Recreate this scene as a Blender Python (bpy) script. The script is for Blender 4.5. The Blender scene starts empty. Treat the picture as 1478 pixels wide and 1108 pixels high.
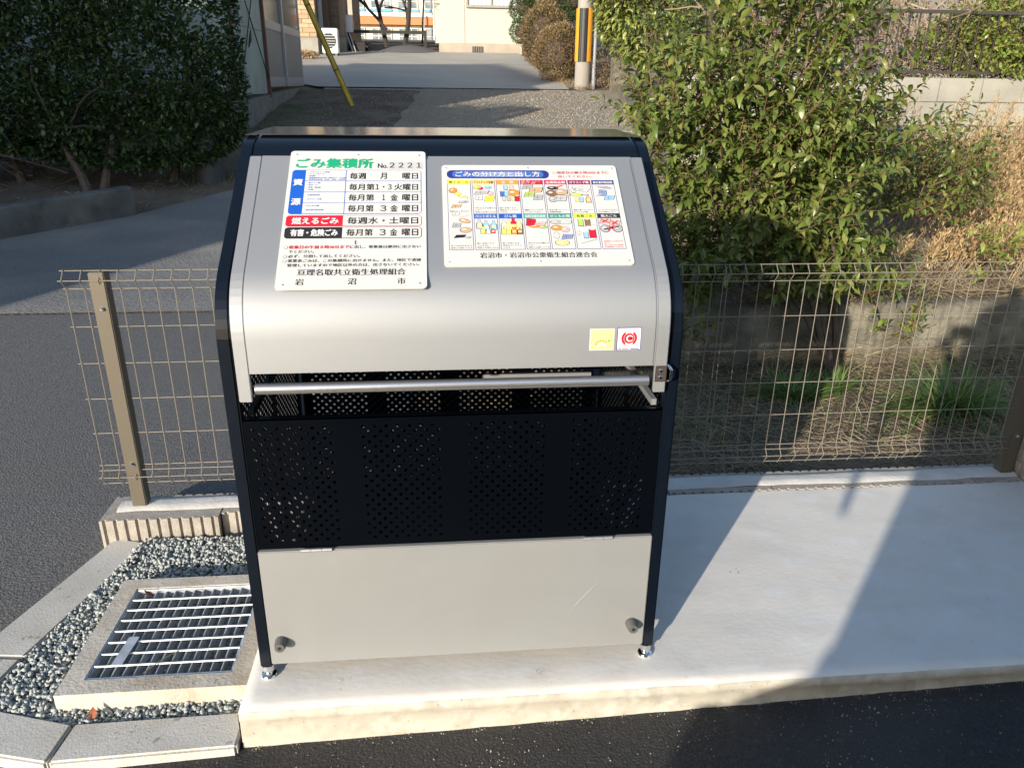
import bpy, bmesh, math, random
import numpy as np
from mathutils import Vector, Matrix, noise
random.seed(7); rng = np.random.default_rng(7)
SC = bpy.context.scene; COL = SC.collection
R = math.radians; PI = math.pi

# ------------------------------------------------------------------ camera, sky, sun, exposure
CAMP = (-.0333, -1.5643, 1.4056); YAW, PITCH, ROLL, FPX = .0985, .3771, .0128, 1103.7
cam = bpy.data.cameras.new('camera'); co = bpy.data.objects.new('camera', cam); COL.objects.link(co)
fwd = Vector((math.sin(YAW)*math.cos(PITCH), math.cos(YAW)*math.cos(PITCH), -math.sin(PITCH)))
rt = Vector((math.cos(YAW), -math.sin(YAW), 0)); up = rt.cross(fwd)
r2 = math.cos(ROLL)*rt + math.sin(ROLL)*up; u2 = -math.sin(ROLL)*rt + math.cos(ROLL)*up
m = Matrix((r2, u2, -fwd)).transposed().to_4x4(); m.translation = CAMP; co.matrix_world = m
cam.sensor_width = 36; cam.lens = FPX/1478*36; cam.clip_end = 1500; cam.clip_start = .02
SC.camera = co
SAZ, SEL = R(36.6), R(14.6)            # light travels towards (sin, cos) of SAZ, falling at SEL
SD = Vector((math.sin(SAZ)*math.cos(SEL), math.cos(SAZ)*math.cos(SEL), -math.sin(SEL)))
w = bpy.data.worlds.new('World'); SC.world = w; w.use_nodes = True; nt = w.node_tree
sky = nt.nodes.new('ShaderNodeTexSky'); sky.sky_type = 'NISHITA'; sky.sun_disc = False
sky.sun_elevation = SEL; sky.sun_rotation = PI + SAZ; sky.air_density = 1.0; sky.dust_density = .8; sky.ozone_density = 1.5
nt.links.new(sky.outputs[0], nt.nodes['Background'].inputs[0]); nt.nodes['Background'].inputs[1].default_value = .15
sl = bpy.data.lights.new('sun', 'SUN'); sl.energy = 4.2; sl.angle = R(.53); sl.color = (1, .905, .77)
so = bpy.data.objects.new('sun', sl); COL.objects.link(so); so.rotation_euler = SD.to_track_quat('-Z', 'Y').to_euler(); so.location = (-8, -10, 12)
SC.view_settings.view_transform = 'Standard'; SC.view_settings.look = 'None'; SC.view_settings.gamma = 1
SC.view_settings.use_curve_mapping = False; SC.view_settings.exposure = .84

# ------------------------------------------------------------------ materials
def mat(name, col, rough=.6, metal=0, var=.0, vscale=8, bump=0, bscale=60, bdist=.01, col2=None, island=None, spec=.5, detail=6, stretch=None, dirt=None, dscale=2.0, coat=0, specks=None, rvar=0):
    mt = bpy.data.materials.new(name); mt.use_nodes = True; n = mt.node_tree.nodes; l = mt.node_tree.links
    b = n['Principled BSDF']; b.inputs['Roughness'].default_value = rough; b.inputs['Metallic'].default_value = metal
    b.inputs['Specular IOR Level'].default_value = spec; b.inputs['Coat Weight'].default_value = coat
    b.inputs['Base Color'].default_value = (*col, 1)
    tc = n.new('ShaderNodeTexCoord'); src = tc.outputs['Object']
    if stretch:
        mp = n.new('ShaderNodeMapping'); mp.inputs['Scale'].default_value = stretch; l.new(src, mp.inputs[0]); src = mp.outputs[0]
    out = None
    def mix(f, a, c):
        x = n.new('ShaderNodeMix'); x.data_type = 'RGBA'; l.new(f, x.inputs[0])
        for k, v in ((6, a), (7, c)):
            if isinstance(v, tuple): x.inputs[k].default_value = (*v, 1)
            else: l.new(v, x.inputs[k])
        return x.outputs[2]
    def nz(sc, d=detail, lo=.35, hi=.65):
        t = n.new('ShaderNodeTexNoise'); t.inputs['Scale'].default_value = sc; t.inputs['Detail'].default_value = d; l.new(src, t.inputs[0])
        r = n.new('ShaderNodeMapRange'); r.inputs[1].default_value = lo; r.inputs[2].default_value = hi; l.new(t.outputs[0], r.inputs[0]); return r.outputs[0]
    if var or col2:
        c2 = col2 or tuple(max(0, c*(1-var)) for c in col); c1 = col if col2 else tuple(c*(1+var*.6) for c in col)
        out = mix(nz(vscale), c1, c2)
    if island:
        g = n.new('ShaderNodeNewGeometry'); oi = n.new('ShaderNodeObjectInfo'); a = n.new('ShaderNodeMath'); a.operation = 'ADD'
        l.new(g.outputs['Random Per Island'], a.inputs[0]); l.new(oi.outputs['Random'], a.inputs[1])
        fr = n.new('ShaderNodeMath'); fr.operation = 'FRACT'; l.new(a.outputs[0], fr.inputs[0])
        rp = n.new('ShaderNodeValToRGB'); l.new(fr.outputs[0], rp.inputs[0]); cols = island
        rp.color_ramp.elements[0].color = (*cols[0], 1); rp.color_ramp.elements[1].color = (*cols[-1], 1)
        for i, c in enumerate(cols[1:-1]):
            e = rp.color_ramp.elements.new((i+1)/(len(cols)-1)); e.color = (*c, 1)
        out = rp.outputs[0]
        if var: out = mix(nz(vscale), out, tuple(c*.55 for c in cols[len(cols)//2]))
    if dirt:
        out = mix(nz(dscale, 8, .48, .75), out if out else col, dirt)
    for sp in (specks or []):
        out = mix(nz(sp[1], 2, sp[2], sp[3]), out if out else col, sp[0])
    if rvar:
        rm = n.new('ShaderNodeMapRange'); l.new(nz(3.5, 6), rm.inputs[0]); rm.inputs[3].default_value = rough-rvar; rm.inputs[4].default_value = rough+rvar; l.new(rm.outputs[0], b.inputs['Roughness'])
    if out: l.new(out, b.inputs['Base Color'])
    if bump:
        t = n.new('ShaderNodeTexNoise'); t.inputs['Scale'].default_value = bscale; t.inputs['Detail'].default_value = 5; l.new(src, t.inputs[0])
        bp = n.new('ShaderNodeBump'); bp.inputs['Strength'].default_value = bump; bp.inputs['Distance'].default_value = bdist
        l.new(t.outputs[0], bp.inputs['Height']); l.new(bp.outputs[0], b.inputs['Normal'])
    return mt
def leafmat(name, cols, rough=.38, trans=.25, var=0):
    mt = mat(name, cols[0], rough, island=cols, var=var, vscale=1.5)
    b = mt.node_tree.nodes['Principled BSDF']; n = mt.node_tree.nodes; l = mt.node_tree.links
    if trans:
        t = n.new('ShaderNodeBsdfTranslucent'); s = n.new('ShaderNodeMixShader'); s.inputs[0].default_value = trans
        l.new(b.inputs['Base Color'].links[0].from_socket, t.inputs[0]); l.new(b.outputs[0], s.inputs[1]); l.new(t.outputs[0], s.inputs[2])
        l.new(s.outputs[0], n['Material Output'].inputs[0])
    return mt
M = {}
M['black'] = mat('black_powder_coat', (.0016, .0024, .004), .18, spec=.10, bump=.05, bscale=400, bdist=.001)
M['navy'] = mat('navy_painted_steel', (.0035, .006, .011), .22, spec=.32, bump=.04, bscale=400, bdist=.001)
M['rooftop'] = mat('glossy_dark_roof_sheet', (.035, .037, .04), .17, metal=.3, spec=.7, dirt=(.12, .115, .10), dscale=5)
M['silver'] = mat('silver_galvanised_sheet', (.33, .34, .352), .62, metal=.70, var=.03, vscale=5, rvar=.02, bump=.12, bscale=900, bdist=.0006, stretch=(.05, 1, 1))
M['silver2'] = mat('matt_stainless_sheet', (.290, .296, .295), .50, metal=.30, rvar=.06, specks=[((.27, .272, .268), 4, .45, .8)], var=.03, vscale=3, bump=.06, bscale=900, bdist=.0005, dirt=(.275, .277, .272), dscale=3)
M['bar'] = mat('brushed_aluminium', (.62, .61, .60), .3, metal=.9, bump=.05, bscale=700, bdist=.0005)
M['chrome'] = mat('chrome', (.75, .75, .75), .12, metal=1)
M['rubber'] = mat('grey_rubber', (.09, .09, .088), .6)
M['darkhole'] = mat('dark_rubber', (.01, .01, .01), .7)
M['board'] = mat('white_print_board', (.52, .515, .49), .35, spec=.4)
for k, c in dict(green=(.01, .30, .15), blue=(.01, .085, .42), red=(.48, .012, .03), ink=(.02, .02, .025), white=(.56, .56, .55), chip=(.43, .43, .42), yellow=(.85, .75, .06), orange=(.80, .26, .03),
                 amber=(.80, .50, .12), crimson=(.55, .01, .06), plum=(.25, .01, .08), navyink=(.02, .03, .18), teal=(.05, .33, .28), dkteal=(.02, .22, .18), lime=(.55, .65, .07), ltblue=(.25, .45, .65),
                 tan=(.55, .35, .20), pink=(.75, .40, .38), grey=(.35, .36, .37), brown=(.22, .11, .06), cream=(.80, .62, .25), paleb=(.20, .25, .45), silverprint=(.62, .62, .63), leafg=(.35, .5, .1), midb=(.05,.12,.4)).items():
    M['p_'+k] = mat('print_'+k, c, .42, spec=.35)
M['bronze'] = mat('bronze_powder_coat', (.13, .112, .085), .38, spec=.5, metal=.2)
M['wire'] = mat('bronze_coated_wire', (.20, .175, .138), .42, spec=.4)
M['slab'] = mat('fresh_concrete', (.69, .66, .61), .72, specks=[((.56, .545, .51), 260, .62, .70), ((.52, .49, .45), 38, .70, .76), ((.70, .69, .665), 9, .5, .75)], var=.06, vscale=2.2, bump=.28, bscale=48, bdist=.002, stretch=(1, 1.5, 1), dirt=(.63, .60, .55), dscale=7)
M['slabface'] = mat('cast_concrete_edge', (.47, .44, .37), .85, specks=[((.12, .11, .09), 120, .70, .74), ((.52, .50, .44), 25, .50, .75)], var=.18, vscale=6, bump=.5, bscale=60, bdist=.003, dirt=(.34, .31, .25), dscale=16)
M['kerb'] = mat('precast_kerb', (.52, .50, .455), .85, specks=[((.36, .34, .30), 150, .62, .70), ((.30, .27, .22), 30, .68, .74)], var=.08, vscale=9, bump=.5, bscale=160, bdist=.002, dirt=(.40, .375, .32), dscale=5)
M['frameconc'] = mat('drain_frame_concrete', (.52, .48, .41), .88, var=.12, vscale=10, bump=.6, bscale=120, bdist=.003, dirt=(.38, .31, .23), dscale=11)
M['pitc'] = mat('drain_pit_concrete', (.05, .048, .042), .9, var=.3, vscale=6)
M['block'] = mat('ribbed_block', (.33, .30, .262), .92, var=.15, vscale=30, bump=.8, bscale=250, bdist=.003, dirt=(.42, .38, .33), dscale=9)
M['mortar'] = mat('white_mortar', (.55, .535, .50), .85, var=.08, vscale=14, bump=.5, bscale=60, bdist=.004)
M['galv'] = mat('galvanised_steel', (.60, .63, .65), .45, metal=.5, var=.2, vscale=25)
M['asphnew'] = mat('new_asphalt', (.022, .022, .024), .62, specks=[((.10, .10, .10), 210, .66, .72), ((.06, .058, .055), 70, .62, .72)], var=.45, vscale=120, bump=1.0, bscale=150, bdist=.008, dirt=(.045, .042, .040), dscale=1.4, spec=.4)
M['asph'] = mat('asphalt', (.118, .116, .114), .87, specks=[((.15, .15, .145), 260, .62, .70), ((.035, .035, .036), 180, .60, .68)], var=.3, vscale=90, bump=1.0, bscale=130, bdist=.006, dirt=(.115, .11, .10), dscale=1.3)
M['asphold'] = mat('old_asphalt', (.15, .15, .147), .9, specks=[((.26, .25, .23), 150, .60, .70), ((.07, .07, .07), 110, .60, .70)], col2=(.115, .118, .12), vscale=1.6, bump=1, bscale=60, bdist=.01, dirt=(.25, .23, .195), dscale=1.1, stretch=(.6, 1, 1))
M['soil'] = mat('bare_soil', (.13, .095, .065), .95, col2=(.075, .055, .040), vscale=2.5, bump=1, bscale=30, bdist=.03, dirt=(.20, .155, .105), dscale=1.2)
M['gravelbase'] = mat('crushed_gravel_ground', (.33, .285, .22), .95, col2=(.22, .19, .15), vscale=28, bump=1, bscale=40, bdist=.03, dirt=(.26, .20, .13), dscale=.8)
M['gravelpit'] = mat('gravel_bed', (.24, .255, .245), .95, var=.4, vscale=80, bump=1, bscale=80, bdist=.01)
M['drive'] = mat('driveway_concrete', (.38, .355, .31), .8, var=.08, vscale=1.2, bump=.3, bscale=30, bdist=.005, dirt=(.32, .30, .265), dscale=.35)
M['stone'] = mat('green_grey_gravel', (.3, .3, .28), .8, island=[(.24, .27, .26), (.36, .385, .36), (.30, .33, .32), (.48, .48, .45), (.33, .36, .355), (.40, .41, .385)], bump=.4, bscale=200, bdist=.002)
M['stone2'] = mat('drive_gravel', (.3, .3, .28), .9, island=[(.20, .185, .16), (.28, .25, .205), (.23, .21, .18), (.34, .31, .255), (.25, .20, .14)])
M['bankwall'] = mat('weathered_concrete', (.17, .152, .115), .92, var=.45, vscale=7, bump=.9, bscale=35, bdist=.012, dirt=(.11, .09, .06), dscale=3.5)
M['oldwall'] = mat('mossy_low_wall', (.075, .078, .075), .92, var=.3, vscale=6, bump=.8, bscale=40, bdist=.01, dirt=(.13, .13, .115), dscale=4)
M['cblock'] = mat('concrete_block', (.31, .295, .25), .9, var=.14, vscale=3, bump=.5, bscale=60, bdist=.004, dirt=(.25, .235, .19), dscale=1.6)
M['dkbrown'] = mat('dark_brown_metal', (.05, .04, .034), .45)
M['leafA'] = leafmat('privet_leaf', [(.070, .105, .020), (.12, .165, .032), (.17, .21, .045), (.09, .13, .025), (.27, .28, .08)])
M['leafH'] = leafmat('hedge_leaf', [(.032, .058, .020), (.05, .085, .028), (.085, .12, .040), (.040, .068, .024)], rough=.32, trans=.15)
M['leafY'] = leafmat('aucuba_leaf', [(.19, .23, .045), (.32, .34, .09), (.13, .18, .035), (.42, .42, .15)], trans=.25)
M['leafP'] = leafmat('pine_foliage', [(.045, .085, .025), (.075, .125, .04), (.055, .10, .03)], rough=.7, trans=.1)
M['leafB'] = leafmat('brown_shrub_foliage', [(.26, .15, .08), (.19, .16, .06), (.32, .21, .11), (.18, .095, .06), (.17, .19, .06)], rough=.8, trans=.1)
M['leafG'] = leafmat('bright_shrub_leaf', [(.13, .20, .03), (.21, .28, .05), (.30, .33, .08), (.10, .15, .025)])
M['grass'] = leafmat('green_grass', [(.07, .15, .03), (.11, .21, .04), (.15, .24, .06), (.21, .24, .09)], rough=.5)
M['straw'] = leafmat('dry_straw', [(.26, .20, .12), (.34, .27, .16), (.20, .145, .09), (.42, .35, .23)], rough=.8, trans=.15)
M['reed'] = leafmat('orange_dry_weed', [(.40, .26, .12), (.48, .34, .17), (.34, .21, .09), (.55, .43, .25)], rough=.8, trans=.2)
M['bark'] = mat('bark', (.10, .07, .05), .9, var=.3, vscale=20, bump=.6, bscale=60)
M['twig'] = mat('reddish_twig', (.17, .09, .05), .8)
M['twigdry'] = mat('dry_twig', (.30, .23, .16), .9, island=[(.34, .27, .19), (.20, .14, .10), (.27, .19, .13)])
M['barkdark'] = mat('dark_bark', (.035, .03, .027), .9)

# ------------------------------------------------------------------ helpers
def new_obj(name, verts, faces, mt, parent=None, smooth=False):
    me = bpy.data.meshes.new(name); me.from_pydata([tuple(v) for v in verts], [], [tuple(f) for f in faces]); me.validate(); me.update()
    for k in (mt if isinstance(mt, (list, tuple)) else [mt]): me.materials.append(M[k] if isinstance(k, str) else k)
    o = bpy.data.objects.new(name, me); COL.objects.link(o)
    if parent: o.parent = parent
    if smooth: me.shade_smooth()
    return o
def big_mesh(name, V, F, mt, parent=None, smooth=False):
    """V (n,3), F (m,k) numpy"""
    me = bpy.data.meshes.new(name); n, k = F.shape
    me.vertices.add(len(V)); me.vertices.foreach_set('co', V.astype(np.float32).ravel())
    me.loops.add(n*k); me.loops.foreach_set('vertex_index', F.astype(np.int32).ravel())
    me.polygons.add(n); me.polygons.foreach_set('loop_start', np.arange(n, dtype=np.int32)*k)
    me.update(calc_edges=True); me.validate()
    me.materials.append(M[mt]); o = bpy.data.objects.new(name, me); COL.objects.link(o)
    if parent: o.parent = parent
    if smooth: me.shade_smooth()
    return o
class MB:
    def __init__(s): s.v = []; s.f = []
    def add(s, V, F):
        b = len(s.v); s.v += [tuple(p) for p in V]; s.f += [tuple(i+b for i in f) for f in F]; return s
    def box(s, a, b, T=None):
        V = [Vector((x, y, z)) for x in (a[0], b[0]) for y in (a[1], b[1]) for z in (a[2], b[2])]
        if T: V = [T @ v for v in V]
        return s.add(V, [(0, 1, 3, 2), (4, 6, 7, 5), (0, 4, 5, 1), (2, 3, 7, 6), (0, 2, 6, 4), (1, 5, 7, 3)])
    def tube(s, pts, r, n=6, caps=True):
        pts = [Vector(p) for p in pts]; rs = r if isinstance(r, (list, tuple)) else [r]*len(pts); rings = []
        prev = None
        for i, p in enumerate(pts):
            d = (pts[min(i+1, len(pts)-1)] - pts[max(i-1, 0)]).normalized()
            if prev is None: a = d.cross(Vector((0, 0, 1)) if abs(d.z) < .9 else Vector((1, 0, 0))).normalized()
            else: a = (prev - d*prev.dot(d)).normalized()
            prev = a; b = d.cross(a)
            rings.append([p + rs[i]*(math.cos(2*PI*k/n)*a + math.sin(2*PI*k/n)*b) for k in range(n)])
        V = [q for rg in rings for q in rg]; F = []
        for i in range(len(pts)-1):
            for k in range(n): F.append((i*n+k, i*n+(k+1) % n, (i+1)*n+(k+1) % n, (i+1)*n+k))
        if caps: F.append(tuple(range(n-1, -1, -1))); F.append(tuple((len(pts)-1)*n+k for k in range(n)))
        return s.add(V, F)
    def lathe(s, prof, c=(0, 0, 0), n=20, T=None):
        V = []; F = []
        for r, z in prof:
            for k in range(n):
                v = Vector((r*math.cos(2*PI*k/n), r*math.sin(2*PI*k/n), z)); v = (T @ v) if T else v; V.append(v+Vector(c))
        for i in range(len(prof)-1):
            for k in range(n): F.append((i*n+k, i*n+(k+1) % n, (i+1)*n+(k+1) % n, (i+1)*n+k))
        F.append(tuple(range(n-1, -1, -1))); F.append(tuple((len(prof)-1)*n+k for k in range(n)))
        return s.add(V, F)
    def prism(s, poly, x0, x1):
        """poly in (y,z), extruded along x"""
        n = len(poly); V = [(x0, y, z) for y, z in poly]+[(x1, y, z) for y, z in poly]
        F = [tuple(range(n)), tuple(range(2*n-1, n-1, -1))]+[(i, i+n, (i+1) % n+n, (i+1) % n) for i in range(n)]
        return s.add(V, F)
    def zprism(s, poly, z0, z1):
        n = len(poly); V = [(x, y, z0) for x, y in poly]+[(x, y, z1) for x, y in poly]
        F = [tuple(range(n-1, -1, -1)), tuple(range(n, 2*n))]+[(i, (i+1) % n, (i+1) % n+n, i+n) for i in range(n)]
        return s.add(V, F)
    def build(s, name, mt, parent=None, smooth=False, bevel=0, loc=None):
        o = new_obj(name, s.v, s.f, mt, parent, smooth)
        if bevel:
            bm = bmesh.new(); bm.from_mesh(o.data); bmesh.ops.remove_doubles(bm, verts=bm.verts, dist=1e-6); bmesh.ops.recalc_face_normals(bm, faces=bm.faces)
            es = [e for e in bm.edges if len(e.link_faces) == 2 and e.calc_face_angle(0) > .6]
            bmesh.ops.bevel(bm, geom=es, offset=bevel, segments=2, affect='EDGES', clamp_overlap=True); bm.to_mesh(o.data); bm.free()
        else:
            bm = bmesh.new(); bm.from_mesh(o.data); bmesh.ops.recalc_face_normals(bm, faces=bm.faces); bm.to_mesh(o.data); bm.free()
        if smooth: sharp(o)
        if loc: o.location = loc
        return o
def sharp(o, ang=.6):
    bm = bmesh.new(); bm.from_mesh(o.data)
    for e in bm.edges: e.smooth = not (len(e.link_faces) != 2 or e.calc_face_angle(0) > ang)
    for f in bm.faces: f.smooth = True
    bm.to_mesh(o.data); bm.free(); return o
def tag(o, label=None, cat=None, group=None, kind=None):
    for k, v in (('label', label), ('category', cat), ('group', group), ('kind', kind)):
        if v: o[k] = v
    return o
def thing(name, label, cat, loc=(0, 0, 0), group=None):
    """Empty at the thing's base; children are built in world coordinates and shifted"""
    o = bpy.data.objects.new(name, None); COL.objects.link(o); o.location = loc; o.empty_display_size = .1
    return tag(o, label, cat, group)
def settle(t):
    """children were written in world coordinates: keep them there"""
    inv = Matrix.Translation(t.location).inverted()
    for c in t.children: c.matrix_basis = inv @ c.matrix_basis
def struct(o): o['kind'] = 'structure'; return o
def H(x, y):
    a = -.1+.10*max(0, min(y, 33)-3.7)
    if y > 33: a += .045*(y-33)
    return a
def sst(a, b, x):
    t = max(0, min(1, (x-a)/(b-a))); return t*t*(3-2*t)
def HG(x, y):
    """bare ground sheet"""
    z = H(x, y)
    low = -.28
    k = sst(.86, .98, y); z = low*(1-k)+z*k
    bank = sst(.0+2.3*sst(4.2, 7.4, y), .6+2.3*sst(4.2, 7.4, y), x)*sst(2.50, 2.58, y)*(1-sst(7.4, 7.6, y))*(1-sst(60, 80, x))
    z += bank*(.34-.05*sst(3, 8, y)+.05*noise.noise(Vector((x*1.3, y*1.3, 0))))
    if y > 7.6: z = max(z, z+(1.40-z)*sst(7.6, 7.7, y)*sst(2.75+(y-7.5)*.155, 2.9+(y-7.5)*.155, x)*(1-sst(16, 17, y)))
    if .98 < y < 2.5 and x > -.3: z += .02*noise.noise(Vector((x*3, y*3, 3)))
    if y > 6 and x < -2: z += .05*noise.noise(Vector((x*1.5, y*1.5, 7)))-.0
    return z-.012
def grid(xs, ys, zf):
    V = [(x, y, zf(x, y)) for y in ys for x in xs]; n = len(xs)
    F = [(j*n+i, j*n+i+1, (j+1)*n+i+1, (j+1)*n+i) for j in range(len(ys)-1) for i in range(n-1)]
    return V, F
def sheet(name, poly, zf, res, mt, off=0, parent=None, kind='structure', jit=0):
    xs0, xs1 = min(p[0] for p in poly), max(p[0] for p in poly); ys0, ys1 = min(p[1] for p in poly), max(p[1] for p in poly)
    nx = max(2, int((xs1-xs0)/res)+1); ny = max(2, int((ys1-ys0)/res)+1)
    V, F = grid(np.linspace(xs0, xs1, nx).tolist(), np.linspace(ys0, ys1, ny).tolist(), lambda x, y: 0)
    bm = bmesh.new(); vs = [bm.verts.new(v) for v in V]
    for f in F: bm.faces.new([vs[i] for i in f])
    n = len(poly)
    for i in range(n):
        a = Vector((*poly[i], 0)); b = Vector((*poly[(i+1) % n], 0)); d = b-a; no = Vector((d.y, -d.x, 0))
        bmesh.ops.bisect_plane(bm, geom=bm.verts[:]+bm.edges[:]+bm.faces[:], plane_co=a, plane_no=no, clear_outer=True)
    for v in bm.verts:
        if jit and v.is_boundary:
            v.co.x += jit*noise.noise(v.co*3); v.co.y += jit*noise.noise(v.co*3+Vector((9, 9, 9)))
        v.co.z = zf(v.co.x, v.co.y)+off
    me = bpy.data.meshes.new(name); bm.to_mesh(me); bm.free(); me.materials.append(M[mt]); me.shade_smooth()
    o = bpy.data.objects.new(name, me); COL.objects.link(o)
    if kind: o['kind'] = kind
    return o

# ------------------------------------------------------------------ ground, roads
def axis(pieces):
    out = []
    for a, b, s in pieces: out += list(np.arange(a, b, s))
    return sorted(set(round(float(v), 4) for v in out))+[pieces[-1][1]]
xs = axis([(-400, -60, 40), (-60, -12, 4), (-12, -6, .6), (-6, 7, .11), (7, 14, .5), (14, 60, 4), (60, 400, 40)])
ys = axis([(-300, -20, 40), (-20, .7, 2), (.7, 3, .05), (3, 12, .13), (12, 20, .4), (20, 60, 2), (60, 700, 40)])
V, F = grid(xs, ys, HG); struct(new_obj('ground', V, F, 'soil', smooth=True))
def ZR(x, y):
    a = -.098+.0275*max(-.8, min(x, 3)); b = H(x, y); k = sst(.5, 1.1, y) if x < 0 else 0
    return a*(1-k)+b*k
struct(sheet('road', [(-40, -14), (40, -14), (40, .1), (-40, .1)], ZR, .5, 'asphnew', -.001))
sheet('side_road', [(-40, .05), (-1.05, .05), (-1.05, 3.705), (-40, 3.705)], ZR, .25, 'asph', -.006)
sheet('side_road_end', [(-1.06, .94), (-.2, .94), (-.2, 3.705), (-1.06, 3.705)], ZR, .25, 'asph', -.002)
sheet('old_side_road', [(-2.9, 3.7), (.3, 3.7), (.5, 8.3), (-1.7, 8.1), (-2.9, 6.3)], H, .3, 'asphold', .006)
sheet('old_side_road_end', [(-5.7, 3.7), (-2.9, 3.7), (-2.9, 6.3)], H, .3, 'asphold', .006)
sheet('gravel_drive', [(-.9, 8.4), (3.3, 8.0), (4.2, 16.86), (-.35, 16.86)], H, .4, 'gravelbase', .012, jit=.2)
sheet('concrete_driveway', [(-2.6, 16.8), (3.0, 16.8), (3.2, 20), (2.9, 27.4), (-9, 27.4), (-9, 24.0)], H, .8, 'drive', .03)
struct(MB().box((-2.45, 16.72, 1.1), (3.0, 16.8, 1.215)).build('driveway_edge', 'drive'))

# ------------------------------------------------------------------ stones
ico = None
def stone_templates(k=6):
    ts = []
    for i in range(k):
        bm = bmesh.new(); bmesh.ops.create_icosphere(bm, subdivisions=1, radius=1)
        for v in bm.verts:
            v.co *= 1+.5*noise.noise(v.co*1.3+Vector((i*7.3, 0, 0))); v.co += Vector([random.uniform(-.26, .26) for _ in range(3)])
        bm.verts.ensure_lookup_table(); bm.faces.ensure_lookup_table()
        ts.append((np.array([v.co[:] for v in bm.verts]), np.array([[v.index for v in f.verts] for f in bm.faces]))); bm.free()
    return ts
STT = stone_templates()
def rand_rot(n):
    q = rng.normal(size=(n, 4)); q /= np.linalg.norm(q, axis=1)[:, None]; a, b, c, d = q.T
    return np.stack([np.stack([1-2*(c*c+d*d), 2*(b*c-a*d), 2*(b*d+a*c)], -1), np.stack([2*(b*c+a*d), 1-2*(b*b+d*d), 2*(c*d-a*b)], -1), np.stack([2*(b*d-a*c), 2*(c*d+a*b), 1-2*(b*b+c*c)], -1)], 1)
def scatter(name, templates, P, Rm, S, mt, parent=None, kind='stuff', smooth=False):
    Vs = []; Fs = []; base = 0; n = len(P); idx = rng.integers(0, len(templates), n)
    for t, (tv, tf) in enumerate(templates):
        sel = np.where(idx == t)[0]
        if not len(sel): continue
        s = S[sel]; s = s[:, None] if s.ndim == 1 else s
        v = np.einsum('nij,nkj->nki', Rm[sel], tv[None]*s[:, None, :]) + P[sel][:, None, :]
        Vs.append(v.reshape(-1, 3)); k = len(tv)
        Fs.append((tf[None]+(np.arange(len(sel))*k)[:, None, None]+base).reshape(-1, tf.shape[1])); base += len(sel)*k
    o = big_mesh(name, np.concatenate(Vs), np.concatenate(Fs), mt, parent, smooth)
    if kind: o['kind'] = kind
    return o
def inpoly(x, y, poly):
    c = False; n = len(poly)
    for i in range(n):
        x1, y1 = poly[i]; x2, y2 = poly[(i+1) % n]
        if (y1 > y) != (y2 > y) and x < (x2-x1)*(y-y1)/(y2-y1)+x1: c = not c
    return c

# ------------------------------------------------------------------ concrete slab
def slab():
    bm = bmesh.new(); x0, x1, y0, y1 = -.536, 2.185, -.1, .83
    nx, ny = 90, 34; g = {}
    for j in range(ny+1):
        for i in range(nx+1):
            x = x0+(x1-x0)*i/nx; y = y0+(y1-y0)*j/ny
            e = min(i, nx-i, j); z = .0014*noise.noise(Vector((x*7, y*9, 0)))+.0008*noise.noise(Vector((x*22, y*22, 3)))
            if j == 0: y += .003*noise.noise(Vector((x*9, 0, 5))); z -= .005
            if i == 0: x += .004*noise.noise(Vector((0, y*9, 5))); z -= .004
            g[i, j] = bm.verts.new((x, y, z))
    for j in range(ny):
        for i in range(nx): bm.faces.new((g[i, j], g[i+1, j], g[i+1, j+1], g[i, j+1]))
    me = bpy.data.meshes.new('concrete_slab'); 
    # sides
    def side(line, fn, zs):
        prev = line
        for z, off in zs:
            cur = [bm.verts.new(fn(v.co, z, off)) for v in line]
            for a in range(len(line)-1):
                f = bm.faces.new((prev[a], cur[a], cur[a+1], prev[a+1])); f.material_index = 1
            prev = cur
    side([g[i, 0] for i in range(nx+1)], lambda c, z, o: (c.x, y0-o+.003*noise.noise(Vector((c.x*14, z*30, 2))), z+.002*noise.noise(Vector((c.x*11, z, 8)))), [(-.012, .004), (-.030, .005), (-.033, .001), (-.07, .002), (-.2, .004)])
    side([g[0, j] for j in range(ny, -1, -1)], lambda c, z, o: (x0-o, c.y, z), [(-.012, .003), (-.2, .004)])
    bmesh.ops.recalc_face_normals(bm, faces=bm.faces)
    bm.to_mesh(me); bm.free(); me.materials.append(M['slab']); me.materials.append(M['slabface']); me.shade_smooth()
    o = bpy.data.objects.new('concrete_slab', me); COL.objects.link(o); return struct(o)
slab()

# ------------------------------------------------------------------ kerb stones round the drain
kt = thing('kerb', 'low pale concrete edging stones framing the gravel around the drain', 'kerb', (-1.1, .1, -.1))
def kstone(poly):
    b = MB().zprism(poly, -.2, -.086); return b.build('kerb_stone', 'kerb', kt, bevel=.006)
kstone([(-1.350, .255), (-1.200, .237), (-1.052, .788), (-1.175, .828)])
kstone([(-1.335, -.04), (-1.235, .068), (-1.203, .232), (-1.353, .250)])
kstone([(-1.330, -.045), (-.976, -.137), (-.964, -.019), (-1.232, .063)])
kstone([(-.971, -.137), (-.545, -.124), (-.545, -.012), (-.959, -.018)])
settle(kt)
GP = [(-1.232, .066), (-.96, -.018), (-.545, -.014), (-.545, .79), (-1.06, .79), (-1.2, .235)]
struct(sheet('gravel_bed', [(-1.25, -.03), (-.54, -.03), (-.54, .82), (-1.1, .82), (-1.25, .3)], lambda x, y: -.112, .05, 'gravelpit'))
P = []
while len(P) < 7600:
    x = random.uniform(-1.26, -.54); y = random.uniform(-.02, .82)
    if not inpoly(x, y, GP) or (-1.025 < x and .035 < y < .515): continue
    far = .02*sst(.5, .8, y)
    P.append((x, y, -.108+random.uniform(0, .016)+far+(.006 if x < -1.05 else 0)))
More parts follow.
